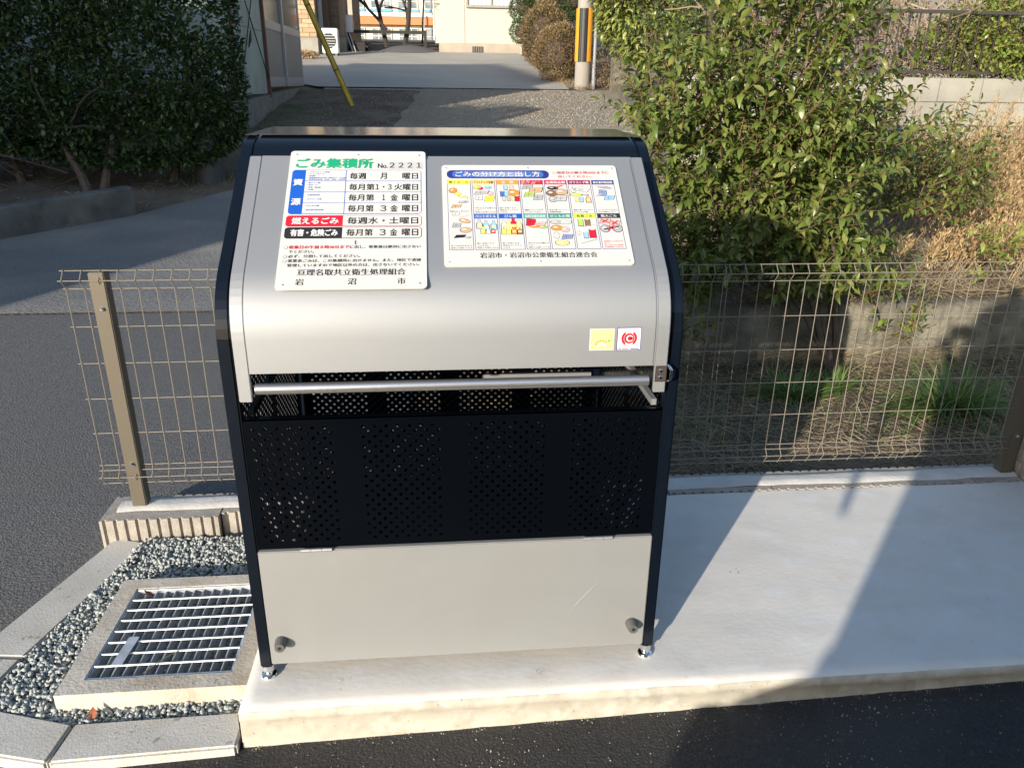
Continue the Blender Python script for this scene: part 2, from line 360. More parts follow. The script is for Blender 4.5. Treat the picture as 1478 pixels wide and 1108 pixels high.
P = np.array(P); n = len(P)
S = rng.uniform(.0032, .0082, (n, 1))*rng.uniform(.5, 1.2, (n, 3))
scatter('gravel', STT, P, rand_rot(n), S, 'stone')

# ------------------------------------------------------------------ drain with steel grating
dt = thing('drain', 'square drain with galvanised steel grating in a concrete frame', 'drain', (-.78, .27, -.1))
def ring(b, x0, x1, y0, y1, X0, X1, Y0, Y1, z0, z1):
    b.box((x0, y0, z0), (x1, Y0, z1)); b.box((x0, Y1, z0), (x1, y1, z1)); b.box((x0, Y0, z0), (X0, Y1, z1)); b.box((X1, Y0, z0), (x1, Y1, z1))
fr = MB(); ring(fr, -1.025, -.541, .035, .517, -.972, -.597, .085, .470, -.3, -.045)
f = fr.build('concrete_frame', 'frameconc', dt)
b = MB(); ring(b, -.972, -.597, .085, .470, -.968, -.601, .089, .466, -.085, -.047); b.build('steel_seat', 'galv', dt)
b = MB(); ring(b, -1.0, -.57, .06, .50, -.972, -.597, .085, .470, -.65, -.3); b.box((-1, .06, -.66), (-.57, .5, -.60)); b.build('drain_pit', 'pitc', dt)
for k in range(14):
    x = -.9655+k*(.361)/13
    MB().box((x-.0014, .092, -.080), (x+.0014, .463, -.0505)).build('bearing_bar', 'galv', dt)
for k in range(9):
    y = .0915+k*(.463-.0915)/8
    MB().tube([(-.966, y, -.0495), (-.603, y, -.0495)], .0030, 6).build('cross_bar', 'galv', dt)
MB().box((-.964, .458, -.079), (-.605, .4595, -.048)).build('frame_bar', 'galv', dt)
T = Matrix.Translation((-.905, .19, -.0445)) @ Matrix.Rotation(R(-4), 4, 'Z')
MB().box((-.014, -.055, -.001), (.014, .055, .001), T).build('name_plate', 'galv', dt)
settle(dt)
def leaf_fallen(loc, rot, col, lab):
    b = MB(); V = [(0, -.5, .0), (-.22, -.2, .08), (-.28, .1, .05), (0, .55, .12), (.28, .1, .05), (.22, -.2, .08), (0, 0, 0)]
    b.add([Vector(v)*.035 for v in V], [(6, 0, 1), (6, 1, 2), (6, 2, 3), (6, 3, 4), (6, 4, 5), (6, 5, 0)])
    o = b.build('fallen_leaf', col); o.location = loc; o.rotation_euler = rot; return tag(o, lab, 'leaf')
leafo = mat('dead_leaf', (.32, .10, .04), .6, var=.3, vscale=60); M['leafo'] = leafo
leaf_fallen((-.925, .435, -.042), (.3, .2, 1.2), 'leafo', 'curled orange dead leaf lying on the far end of the drain grating')
leaf_fallen((-.925, .005, -.083), (.9, .2, .3), 'leafo', 'brown dead leaf stuck in the gravel just in front of the drain')
tw = MB().tube([(-.83, .10, -.046), (-.80, .14, -.043), (-.765, .18, -.046)], .0016, 4).build('dry_straw', 'straw'); tag(tw, 'single dry straw lying across the drain grating', 'straw')

# ------------------------------------------------------------------ ribbed block curb
ct = thing('block_wall', 'low ribbed concrete block wall carrying the mesh fence', 'wall', (.5, .9, -.1))
def ribbed(x0, x1, y0, y1, n, depth=.009, gw=.011):
    pts = []; p = (x1-x0)/n
    for k in range(n):
        a = x0+k*p; c = a+p/2
        pts += [(a+.0015, y0), (c-gw*.65, y0), (c-gw*.35, y0+depth), (c+gw*.35, y0+depth), (c+gw*.65, y0), (a+p-.0015, y0)]
    back = [(x, y1-(y-y0)) for x, y in pts][::-1]
    return pts+back
xb = -1.21; k = 0
while xb < 2.18:
    x1 = min(xb+.4, 2.185); w_ = x1-xb-.003
    if w_ > .1:
        poly = ribbed(xb, xb+w_, .832 if x1 > -.55 else .806, .972, max(3, round(w_/.0366)))
        MB().zprism(poly, -.26, -.006 if xb < -.6 else .004).build('ribbed_block', 'block', ct)
    xb += .4
mo = MB()
V, F = grid(np.linspace(-1.17, 2.18, 160).tolist(), np.linspace(.862, .948, 6).tolist(), lambda x, y: (.004 if x < -.4 else .012)+.004*noise.noise(Vector((x*6, y*12, 1)))-(.008 if y < .864 or y > .946 else 0))
mo.add([(x, y+.006*noise.noise(Vector((x*10, y*3, 0))), z) for x, y, z in V], F).build('mortar_cap', 'mortar', ct, smooth=True)
settle(ct)
# right return of ribbed blocks
rw = thing('block_wall', 'dark grey ribbed block wall at the right end of the slab', 'wall', (2.25, .5, 0))
for kk in range(3):
    for q in range(3):
        poly = [(2.19+(y-0), x) for x, y in ribbed(.93-(q+1)*.4, .93-q*.4-.003, 0, .12, 11, .010, .012)]
        MB().zprism(poly, -.14+kk*.2 if kk else -.14, -.14+(kk+1)*.2-.003).build('ribbed_block', 'block', rw)
settle(rw)

# ------------------------------------------------------------------ mesh fence
ft = thing('mesh_fence', 'bronze coated wire mesh fence on the low block wall', 'fence', (.5, .9, 0))
YF = .878
def post(x, y=.905):
    b = MB(); b.box((x-.024, y-.024, 0), (x+.024, y+.024, .836)); o = b.build('fence_post', 'bronze', ft, bevel=.003)
    for z in (.72, .17):
        MB().lathe([(.007, 0), (.007, .004), (.004, .008), (.004, .011)], n=10, T=Matrix.Translation((x+.002, y-.024, z)) @ Matrix.Rotation(R(90), 4, 'X')).build('bolt', 'chrome', ft)
for x in (-1.098, .52, 2.146): post(x)
YW = .90-.035
prof = [(.0, .843), (0, .838), (.024, .812), (0, .781), (0, .30), (0, .158), (.0, .150), (.024, .122), (0, .089), (0, .085)]
vm = MB().tube([(0, .90-o_, z) for o_, z in prof], .0016, 5)
v0 = vm.build('wire', 'wire', ft); first = True
x = -1.2
vx = []
while x < 2.10: vx.append(x); x += .0549
vx += [.925]
for x in vx:
    if first: o = v0; first = False
    else: o = v0.copy(); COL.objects.link(o)
    o.location = (x, -.0045, 0)
for z, o_ in [(.839, 0), (.812, .024), (.781, 0), (.656, 0), (.531, 0), (.406, 0), (.280, 0), (.159, 0), (.143, .008), (.122, .024), (.089, 0)]:
    for xa, xb2 in ((-1.212, .925), (.93, 2.125)):
        MB().tube([(xa, .90-o_, z), (xb2, .90-o_, z)], .0018, 5).build('wire', 'wire', ft)
settle(ft)

# ------------------------------------------------------------------ trash station box
bt = thing('trash_station', 'silver and black steel rubbish collection box with notice boards on its sloping lid', 'trash box', (0, .4, 0))
bt.location = (0, .4, 0)
def prof_frame():
    pts = [(0, .035)]
    def arc(p0, p1, p2, n=7):
        for i in range(n+1):
            t = i/n; a = (1-t)**2; b = 2*t*(1-t); c = t*t
            pts.append((a*p0[0]+b*p1[0]+c*p2[0], a*p0[1]+b*p1[1]+c*p2[1]))
    arc((0, .875), (0, .978), (.085, 1.034), 9)
    arc((.398, 1.243), (.437, 1.272), (.50, 1.274), 7)
    pts.append((.80, 1.274)); pts.append((.80, .035))
    return pts
FO = prof_frame()
def offset(pts, d, closed=False):
    out = []; n = len(pts)
    for i, p in enumerate(pts):
        a = Vector(pts[max(i-1, 0)]); b = Vector(pts[min(i+1, n-1)]); t1 = (Vector(p)-a) if i else (b-Vector(p)); t2 = (b-Vector(p)) if i < n-1 else t1
        t1.normalize(); t2.normalize(); n1 = Vector((t1.y, -t1.x)); n2 = Vector((t2.y, -t2.x)); nn = (n1+n2).normalized(); k = 1/max(.5, nn.dot(n1))
        out.append((p[0]+nn.x*d*k, p[1]+nn.y*d*k))
    return out
def band(b, outer, inner, x0, x1):
    n = len(outer); V = []
    for (y, z), (yi, zi) in zip(outer, inner): V += [(x0, y, z), (x1, y, z), (x1, yi, zi), (x0, yi, zi)]
    F = []
    for i in range(n-1):
        for k in range(4): F.append((4*i+k, 4*i+(k+1) % 4, 4*(i+1)+(k+1) % 4, 4*(i+1)+k))
    F += [(0, 1, 2, 3), (4*n-1, 4*n-2, 4*n-3, 4*n-4)]
    return b.add(V, F)
FI = offset(FO, .032)
FI[0] = (.032, .035); FI[-1] = (.768, .035); FI[-2] = (.768, 1.242)
for s in (-1, 1):
    b = MB(); band(b, FO, FI, s*.5 if s < 0 else .470, -.470 if s < 0 else .5)
    b.build('side_frame', 'navy', bt, bevel=.004)
    # lower rail of the side
    MB().box((min(s*.497, s*.475), .034, .05), (max(s*.497, s*.475), .766, .08)).build('side_rail', 'black', bt)

def perforated(b, x0, x1, z0, z1, regions, p=.0257, q=.01245, r=.0041, y=0.0, seg=8, depth=.0012):
    """sheet in xz plane (facing -y) with staggered holes; regions: list of (xstart, ncols, ztop, nrows)"""
    xs_ = [x0]; 
    regs = []
    for (xa, nc, zt, nr) in regions:
        regs.append((xa-p/2, xa-p/2+(nc+.5)*p, zt+q/2, zt+q/2-nr*q, nc, nr))
    def rect(xa, xb, za, zb):
        if xb-xa < 1e-6 or zb-za < 1e-6: return
        b.add([(xa, y, za), (xb, y, za), (xb, y, zb), (xa, y, zb)], [(0, 1, 2, 3)])
    zt = regs[0][2]; zb = regs[0][3]
    rect(x0, x1, zt, z1); rect(x0, x1, z0, zb)
    cur = x0
    for (ra, rb, _, _, nc, nr) in regs:
        rect(cur, ra, zb, zt); cur = rb
        for j in range(nr):
            ztop = zt-j*q; zbt = ztop-q; off = 0 if j % 2 == 0 else p/2
            if off: rect(ra, ra+off, zbt, ztop)
            else: rect(ra+nc*p, ra+nc*p+p/2, zbt, ztop)
            for i in range(nc):
                xa = ra+off+i*p; xc = xa+p/2; zc = (ztop+zbt)/2
                out = [(xa+p, zc), (xa+p, ztop), (xc, ztop), (xa, ztop), (xa, zc), (xa, zbt), (xc, zbt), (xa+p, zbt)]
                inn = [(xc+r*math.cos(k*PI/4), zc+r*math.sin(k*PI/4)) for k in range(8)]
                V = [(u, y, v) for u, v in out]+[(u, y, v) for u, v in inn]+[(u, y+depth, v) for u, v in inn]
                F = [(k, (k+1) % 8, 8+(k+1) % 8, 8+k) for k in range(8)]+[(8+k, 8+(k+1) % 8, 16+(k+1) % 8, 16+k) for k in range(8)]
                b.add(V, F)
    rect(cur, x1, zb, zt)
b = MB(); regs = [(xa, 7, .688, 24) for xa in (-.449, -.2105, .028, .2655)]
perforated(b, -.4685, .4685, .3795, .712, regs, y=.004)
b.box((-.4685, .004, .708), (.4685, .022, .7125)); b.box((-.4685, .0205, .69), (.4685, .022, .708)); b.build('front_mesh_panel', 'black', bt)
MB().box((-.4705, -.004, .049), (.4705, .012, .3765)).build('lower_panel', 'silver2', bt, bevel=.002)
MB().box((-.47, .012, .3767), (.47, .022, .3785)).build('panel_seam', 'silver', bt)
for xh in (-.335, .335):
    hb = MB(); hb.tube([(xh-.036, -.005, .378), (xh-.013, -.005, .378)], .0042, 8); hb.tube([(xh-.012, -.005, .378), (xh+.012, -.005, .378)], .0042, 8); hb.tube([(xh+.013, -.005, .378), (xh+.036, -.005, .378)], .0042, 8)
    hb.build('hinge', 'silver', bt, smooth=True)
for xs_ in (-.440, .435):
    T = Matrix.Translation((xs_, -.004, .120)) @ Matrix.Rotation(R(90), 4, 'X')
    o = MB().lathe([(.0155, 0), (.0148, .012), (.0125, .026), (.0118, .028), (.005, .0282), (.0048, .024)], n=20, T=T).build('bumper_foot', 'rubber', bt, smooth=False)
    MB().lathe([(.0047, .0235), (.0047, .0286)], n=10, T=T).build('bolt_hole', 'darkhole', o)
# back and side sheets, floor
b = MB(); perforated(b, -.47, .47, .08, 1.24, [(xa, 7, .90, 62) for xa in (-.449, -.2105, .028, .2655)], y=.785, depth=-.0012); b.build('back_panel', 'black', bt)
for s in (-1, 1):
    b = MB(); perforated(b, .06, .76, .08, .90, [(.09, 11, .84, 58), (.42, 11, .84, 58)], y=0)
    v = [(s*.4850, x_, z_) for x_, y_, z_ in b.v]; b.v = v
    yz = [(.0, .90)]+[(y, z) for y, z in FI[1:-1]]; yz = [(y, z) for y, z in yz if z >= .90]+[(.765, .90)]
    b.add([(s*.485, y, z) for y, z in yz], [tuple(range(len(yz)))]); b.build('side_panel', 'black', bt)
MB().box((-.468, .02, .085), (.468, .78, .089)).build('floor_panel', 'black', bt)
MB().box((.10, .776, .486), (.462, .7835, .508)).build('sunlight_strip', 'silver', bt)  # pale plate standing in for the band of sunlight on the back panel
scr = MB(); scr.tube([(.271, -.0046, .154), (.290, -.0046, .188), (.318, -.0046, .222), (.347, -.0046, .257)], [.0002, .0004, .0003, .0001], 4); scr.build('scratch', 'silver', bt)
# roof sheet between the frames
top = [p for p in FO if p[1] > 1.238 and p[0] < .79]; top = [(.352, 1.212)]+[p for p in top if p[0] > .36]+[(.797, 1.274)]
top = offset(top, .0); b = MB(); band(b, top, [(y+.002, z-.02) for y, z in top], -.4685, .4685); b.build('roof_front', 'navy', bt, smooth=True)
MB().box((-.466, .462, 1.2745), (.466, .797, 1.2762)).build('roof_panel', 'rooftop', bt)
for s in (-1, 1): MB().box((s*.4845-.0145, .455, 1.2745), (s*.4845+.0145, .80, 1.2755)).build('roof_end_cap', 'rooftop', bt)
# lid
def lidprof(off, zbot, ztop=.347):
    # slope direction v=(.808,.589), origin (.045,1.033)
    pts = [(-.020, zbot), (-.020, .90)]
    p0, p1, p2 = Vector((-.020, .90)), Vector((-.020, .990)), Vector((.055, 1.0403))
    for i in range(1, 10):
        t = i/9; q = (1-t)**2*p0+2*t*(1-t)*p1+t*t*p2; pts.append((q.x, q.y))
    pts.append((.045+.808*ztop, 1.033+.589*ztop))
    return offset(pts, off)
A = lidprof(0, .763)
for s in (-1, 1):
    b = MB(); band(b, A, offset(A, .010), s*.449-.0135, s*.449+.0135); b.build('lid_edge', 'silver', bt, bevel=.0015)
A = lidprof(0, .827); b = MB(); band(b, A, offset(A, .008), -.4345, .4345); o = b.build('lid', 'silver', bt, smooth=False)
sharp(o, .3)
A1 = [(y, z) for y, z in lidprof(-.0030, .830, .334)]; b = MB(); band(b, A1, offset(A1, .0015), -.4290, .4290); o = b.build('lid_face_panel', 'silver', bt)
sharp(o, .3)
MB().tube([(-.428, -.010, .789), (.425, -.010, .789)], .0122, 20).build('handle_bar', 'bar', bt, smooth=True)
lp = MB().box((.4365, -.024, .789), (.4625, -.0215, .8265)).build('latch_plate', 'dkbrown', bt, bevel=.002)
for z in (.800, .816):
    MB().lathe([(.0045, 0), (.0045, .0015), (.003, .003)], n=12, T=Matrix.Translation((.448, -.024, z)) @ Matrix.Rotation(R(90), 4, 'X')).build('rivet', 'chrome', lp)
MB().tube([(.4665, -.016, .826), (.4705, -.03, .818), (.4705, -.03, .796), (.4665, -.016, .788)], .0032, 8).build('latch_hook', 'chrome', bt, smooth=True)
for s in (-1, 1):   # gas-strut style inner stay seen through the slot
    MB().box((s*.452-.006, .02, .715), (s*.452+.006, .50, .73)).build('inner_rail', 'silver' if s > 0 else 'black', bt)
for s in (-1, 1):
    for yy in (.016, .78):
        MB().lathe([(.0185, 0), (.0195, .003), (.018, .006), (.010, .010), (.008, .014), (.010, .018), (.0145, .019), (.0145, .035)], n=24).build('adjuster_foot', 'chrome', bt, smooth=True, loc=(s*.485, yy, .001))

# ---- notice boards: local frame (u = x, v = up the slope, w = out of the lid)
TB = Matrix(((1, 0, 0, 0), (0, .808, -.589, .045), (0, .589, .808, 1.033), (0, 0, 0, 1)))
_fc = bpy.data.curves.new('f', 'FONT'); _fo = bpy.data.objects.new('f', _fc); COL.objects.link(_fo)
def glyphs(s, x0, x1, z0, z1, bold=0.0, fit=True, shear=0, space=1.0):
    """2-D text mesh fitted to a box"""
    _fc.body = s; _fc.size = 1; _fc.offset = bold; _fc.resolution_u = 3; _fc.shear = shear; _fc.space_character = space
    bpy.context.view_layer.update()
    me = _fo.evaluated_get(bpy.context.evaluated_depsgraph_get()).to_mesh()
    V = [tuple(v.co[:2]) for v in me.vertices]; F = [tuple(p.vertices) for p in me.polygons]; _fo.to_mesh_clear()
    if not V: return [], []
    a, b2 = min(v[0] for v in V), max(v[0] for v in V); c, d = min(v[1] for v in V), max(v[1] for v in V)
    sx = (x1-x0)/(b2-a); sz = (z1-z0)/(d-c)
    return [(x0+(x-a)*sx, z0+(z-c)*sz) for x, z in V], F
class Print:
    def __init__(s, T, parent, z=.0032): s.T = T; s.L = {}; s.parent = parent; s.z = z; s.base = z
    def raw(s, V, F, ink, lift=0):
        b = s.L.setdefault(ink, MB()); b.add([s.T @ Vector((u, v, s.z+lift)) for u, v in V], F)
    def text(s, t, u0, u1, v0, v1, ink='p_ink', bold=0, lift=.0006, **k):
        h = (v1-v0); e = h*(.016+bold*.75) if h > .013 else h*(.008+bold*.6); e = min(e, h*.04)
        V, F = glyphs(t, u0+e, u1-e, v0+e, v1-e, 0, **k)
        if V:
            for q, (a, c) in enumerate(((-e, 0), (e, 0), (0, e*.8), (0, -e*.8)) if bold > .005 else ((-e, 0), (e, 0))): s.raw([(x+a, z+c) for x, z in V], F, ink, lift+q*.00004)
    def rect(s, u0, u1, v0, v1, ink, lift=0, r=0, corners=(1, 1, 1, 1)):
        if r <= 0: s.raw([(u0, v0), (u1, v0), (u1, v1), (u0, v1)], [(0, 1, 2, 3)], ink, lift); return
        P = []
        for k, (cx, cy, a0) in enumerate([(u1-r, v1-r, 0), (u0+r, v1-r, 90), (u0+r, v0+r, 180), (u1-r, v0+r, 270)]):
            if corners[k]: P += [(cx+r*math.cos(R(a0+i*15)), cy+r*math.sin(R(a0+i*15))) for i in range(7)]
            else: P.append(((u1, v1), (u0, v1), (u0, v0), (u1, v0))[k])
        s.raw(P, [tuple(range(len(P)))], ink, lift)
    def poly(s, P, ink, lift=.0003): s.raw(P, [tuple(range(len(P)))], ink, lift)
    def ell(s, cx, cy, a, b, ink, lift=.0003, rot=0, n=14):
        c, q = math.cos(rot), math.sin(rot)
        P = []
        for k in range(n):
            x, y = a*math.cos(2*PI*k/n), b*math.sin(2*PI*k/n); P.append((cx+x*c-y*q, cy+x*q+y*c))
        s.poly(P, ink, lift)
    def line(s, x0, y0, x1, y1, w_, ink, lift=.0005):
        d = Vector((x1-x0, y1-y0)); n_ = Vector((-d.y, d.x)).normalized()*w_/2
        s.poly([(x0+n_.x, y0+n_.y), (x0-n_.x, y0-n_.y), (x1-n_.x, y1-n_.y), (x1+n_.x, y1+n_.y)], ink, lift)
    def done(s, names):
        for ink, b in s.L.items():
            o = new_obj(names.get(ink, 'printing'), b.v, b.f, ink, s.parent)
def board(u0, u1, v0, v1, label, thick=.003, w0=.0035):
    b = MB(); P = []; r = .009
    for cx, cy, a0 in [(u1-r, v1-r, 0), (u0+r, v1-r, 90), (u0+r, v0+r, 180), (u1-r, v0+r, 270)]: P += [(cx+r*math.cos(R(a0+i*18)), cy+r*math.sin(R(a0+i*18))) for i in range(6)]
    b.zprism(P, w0, w0+thick); b.v = [tuple(TB @ Vector(v)) for v in b.v]
    o = b.build('notice_board', 'board', bt); o['label'] = label; return o
B1 = board(-.369, -.059, -.059, .356, 'white collection day notice board headed in green')
for u, v in [(-.355, .343), (-.215, .343), (-.074, .341), (-.354, -.046), (-.074, -.046)]:
    MB().lathe([(.0022, .006), (.0022, .0078), (.001, .0085)], n=8, T=TB @ Matrix.Translation((u, v, 0))).build('screw', 'chrome', B1)
p = Print(TB, B1, .0068)
t = p.text
t('ごみ集積所', -.355, -.179, .297, .331, 'p_green', .035)
t('No.', -.169, -.146, .298, .314); t('２２２１', -.142, -.069, .2995, .3165, 'p_ink', 0, .0009); p.rect(-.1445, -.0665, .2955, .3205, 'p_chip', .0002)
# blue table
p.rect(-.3605, -.069, .153, .2925, 'p_blue', 0, .009); p.rect(-.330, -.0705, .1545, .291, 'board', .0003, .006, (1, 0, 0, 1))
for v in (.256, .221, .188): p.rect(-.330, -.070, v-.0007, v+.0007, 'p_blue', .0006)
p.rect(-.2402, -.2388, .154, .291, 'p_blue', .0006)
t('資', -.3565, -.3345, .241, .263, 'p_white', .03); t('源', -.3565, -.3345, .180, .202, 'p_white', .03)
rows = [(.2725, '毎週', '月', '曜日'), (.2370, '毎月第', '１・３', '火曜日'), (.2035, '毎月第', '１', '金曜日'), (.1700, '毎月第', '３', '金曜日')]
def row(c, a, b_, d, h=.0105):
    t(a, -.2315, -.2315+.0190*len(a), c-h, c+h, 'p_ink', .012)
    x1 = -.0765
    if d[0] == '金': t('金', -.1385, -.1215, c-h, c+h, 'p_ink', .012); d = d[1:]
    t(d, x1-.0180*len(d), x1, c-h, c+h, 'p_ink', .012)
    if b_ == '月': p.rect(-.166, -.143, c-.0135, c+.0135, 'p_chip', .0002); t(b_, -.1625, -.1475, c-h, c+h, 'p_ink', .012)
    elif b_: 
        wd = {'１・３': (-.1725, -.1360), '１': (-.1570, -.1500), '３': (-.1610, -.1465)}[b_]; p.rect(wd[0]-.005, wd[1]+.005, c-.0135, c+.0135, 'p_chip', .0002); t(b_, wd[0], wd[1], c-.009, c+.009, 'p_ink', .014)
        p.rect(-.1395 if b_ != '１・３' else -.131, -.1205 if b_ != '１・３' else -.1125, c-.0135, c+.0135, 'p_chip', .0002)
for r_ in rows: row(*r_)
tiny = [(.2845, 'プラスチック容器', .045), (.2785, 'ペットボトル', .034), (.2725, '缶類', .013), (.2665, '乾電池以外の小型・紙おむつ・その他', .082), (.2610, '新聞紙雑誌類（衣類・紙製・古紙類）', .082),
        (.2500, '紙パック類', .026), (.2430, '段ボール', .021), (.2355, '新聞、雑誌類', .028), (.2285, '布類', .012), (.2115, '金属製品類', .027), (.1985, 'ガラスくず類', .032), (.1785, 'せともの類', .028), (.1655, '複合素材製品類', .038)]
for v, s_, wd in tiny: t(s_, -.322, -.322+wd, v-.0018, v+.0018, 'p_blue', .06); p.ell(-.325, v, .0009, .0009, 'p_blue')
# red and black rows
for (v0, v1, ink, s_) in ((.1165, .1495, 'p_red', '燃えるごみ'), (.0815, .1145, 'p_ink', '有害・危険ごみ')):
    p.rect(-.3625, -.069, v0, v1, ink, 0, .008); p.rect(-.240, -.0705, v0+.0014, v1-.0014, 'board', .0003, .006, (1, 0, 0, 1))
    t(s_, -.350, -.249, v0+.006, v1-.006, 'p_white', .035)
c = .133; t('毎週水・土曜日', -.231, -.0765, c-.0105, c+.0105, 'p_ink', .012); p.rect(-.187, -.122, c-.0135, c+.0135, 'p_chip', .0005-.0003)
row(.098, '毎月第', '３', '金曜日')
p.rect(-.2135, -.2075, .0625, .076, 'p_chip', .0002); p.rect(-.2115, -.2095, .0635, .075, 'p_ink', .0004)
def dot(v): 
    p.ell(-.3555, v, .0045, .0045, 'p_ink', .0002); p.ell(-.3555, v, .0038, .0038, 'board', .0004)
dot(.0565); t('収集日の午前８時30分まで', -.349, -.2235, .0515, .0615, 'p_red', .03); t('に出し、収集後は絶対に出さない', -.222, -.0715, .0520, .0610, 'p_ink', .008)
t('でください。', -.349, -.296, .0395, .0480, 'p_ink', .008)
dot(.0310); t('必ず、分別して出してください。', -.349, -.200, .0265, .0355, 'p_ink', .008)
dot(.0185); t('事業系ごみは、この集積所に出せません。また、地区で清掃', -.349, -.0715, .0140, .0230, 'p_ink', .008)
t('管理していますので地区以外の方は、出さないでください。', -.349, -.0750, .0015, .0105, 'p_ink', .008)
t('亘理名取共立衛生処理組合', -.327, -.1035, -.0225, -.0045, 'p_ink', .004)
t('岩', -.329, -.3115, -.0475, -.0305); t('沼', -.2225, -.2050, -.0475, -.0305); t('市', -.1205, -.1035, -.0475, -.0305)
names = {k: 'lettering' for k in ('p_green', 'p_ink', 'p_white', 'p_red')}; names.update({'p_blue': 'blue_table', 'p_chip': 'number_sticker', 'board': 'table_field'})
p.done(names)

B2 = board(-.022, .3905, .0, .310, 'white sorting guide board with small pictures in coloured columns')
for u, v in [(-.012, .299), (.18, .2995), (.381, .299), (-.011, .011), (.185, .0115), (.379, .011)]:
    MB().lathe([(.002, .006), (.002, .0078), (.001, .0085)], n=8, T=TB @ Matrix.Translation((u, v, 0))).build('screw', 'chrome', B2)
p = Print(TB, B2, .0068); t = p.text
p.rect(-.0105, .228, .2655, .2925, 'p_navyink', 0, .012); p.rect(.002, .215, .2685, .2895, 'p_midb', .0002, .010); p.rect(.05, .17, .271, .287, 'p_paleb', .0003, .008)
t('ごみの分け方と出し方', .008, .208, .2695, .2885, 'p_navyink', .05, .0005); t('ごみの分け方と出し方', .009, .207, .2702, .2878, 'p_white', .015, .0008)
p.ell(.2405, .2845, .0035, .0040, 'p_red'); p.ell(.2405, .2845, .0028, .0032, 'board', .0005)
t('指定日の朝８時30分までに', .247, .371, .2800, .2890, 'p_red', .012); t('出してください。', .249, .330, .2675, .2755, 'p_red', .012)
heads = [(-.0105, .0430, '燃えるごみ', 'p_yellow', 'p_ink'), (.0465, .0990, 'プラスチック容器', 'p_amber', 'p_ink'), (.1020, .1550, '缶　類', 'p_orange', 'p_white'), (.1580, .2110, '', 'p_red', 'p_white'), (.2140, .2665, '金属製品類', 'p_crimson', 'p_white'), (.2695, .3225, 'ガラスくず類', 'p_plum', 'p_white'), (.3255, .3785, '複合素材製品類', 'p_navyink', 'p_white')]
lows = [None, ('ペットボトル', 'p_midb', 'p_white'), ('びん類', 'p_blue', 'p_white'), ('紙製容器包装類', 'p_teal', 'p_white'), ('せともの類', 'p_dkteal', 'p_white'), ('有害ごみ', 'p_lime', 'p_ink'), ('粗大ごみ', 'p_ink', 'p_white')]
def can(x, y, s, ink): p.rect(x-s*.6, x+s*.6, y-s, y+s, 'p_ink', .0006); p.rect(x-s*.5, x+s*.5, y-s*.85, y+s*.85, ink, .0008); p.ell(x, y+s*.9, s*.5, s*.2, 'p_chip', .001)
def bottle(x, y, s, ink):
    P = [(-.45, -1), (.45, -1), (.45, .1), (.18, .5), (.18, 1), (-.18, 1), (-.18, .5), (-.45, .1)]
    p.poly([(x+a*s*1.2, y+b_*s*1.08) for a, b_ in P], 'p_ink', .0006); p.poly([(x+a*s*.95, y+b_*s) for a, b_ in P], ink, .0008); p.rect(x-.3*s, x+.3*s, y-.6*s, y-.1*s, 'p_cream', .001)
def blob(x, y, a, b_, ink, rot=0): p.ell(x, y, a*1.12, b_*1.15, 'p_ink', .0006, rot); p.ell(x, y, a, b_, ink, .0008, rot); p.ell(x-a*.2, y+b_*.2, a*.45, b_*.3, 'board', .001, rot); p.line(x-a*.5, y-b_*.45, x+a*.6, y-b_*.2, .0006, 'p_ink', .0012); p.line(x+a*.1, y+b_*.6, x+a*.6, y+b_*.1, .0006, 'p_ink', .0012)
def boxi(x, y, a, b_, ink, rot=.15):
    c, s_ = math.cos(rot), math.sin(rot)
    def q(k): return [(x+u*a*k*c-v*b_*k*s_, y+u*a*k*s_+v*b_*k*c) for u, v in ((-1, -.7), (.6, -1), (1, .5), (-.5, 1))]
    p.poly(q(1.12), 'p_ink', .0006); p.poly(q(1), ink, .0008); p.line(x-a*.6, y, x+a*.6, y+b_*.2, .0006, 'p_ink', .001); p.line(x-a*.2, y-b_*.8, x-a*.1, y+b_*.5, .0006, 'p_ink', .001); p.line(x-a*.7, y-b_*.4, x+a*.5, y-b_*.3, .0005, 'p_ink', .001)
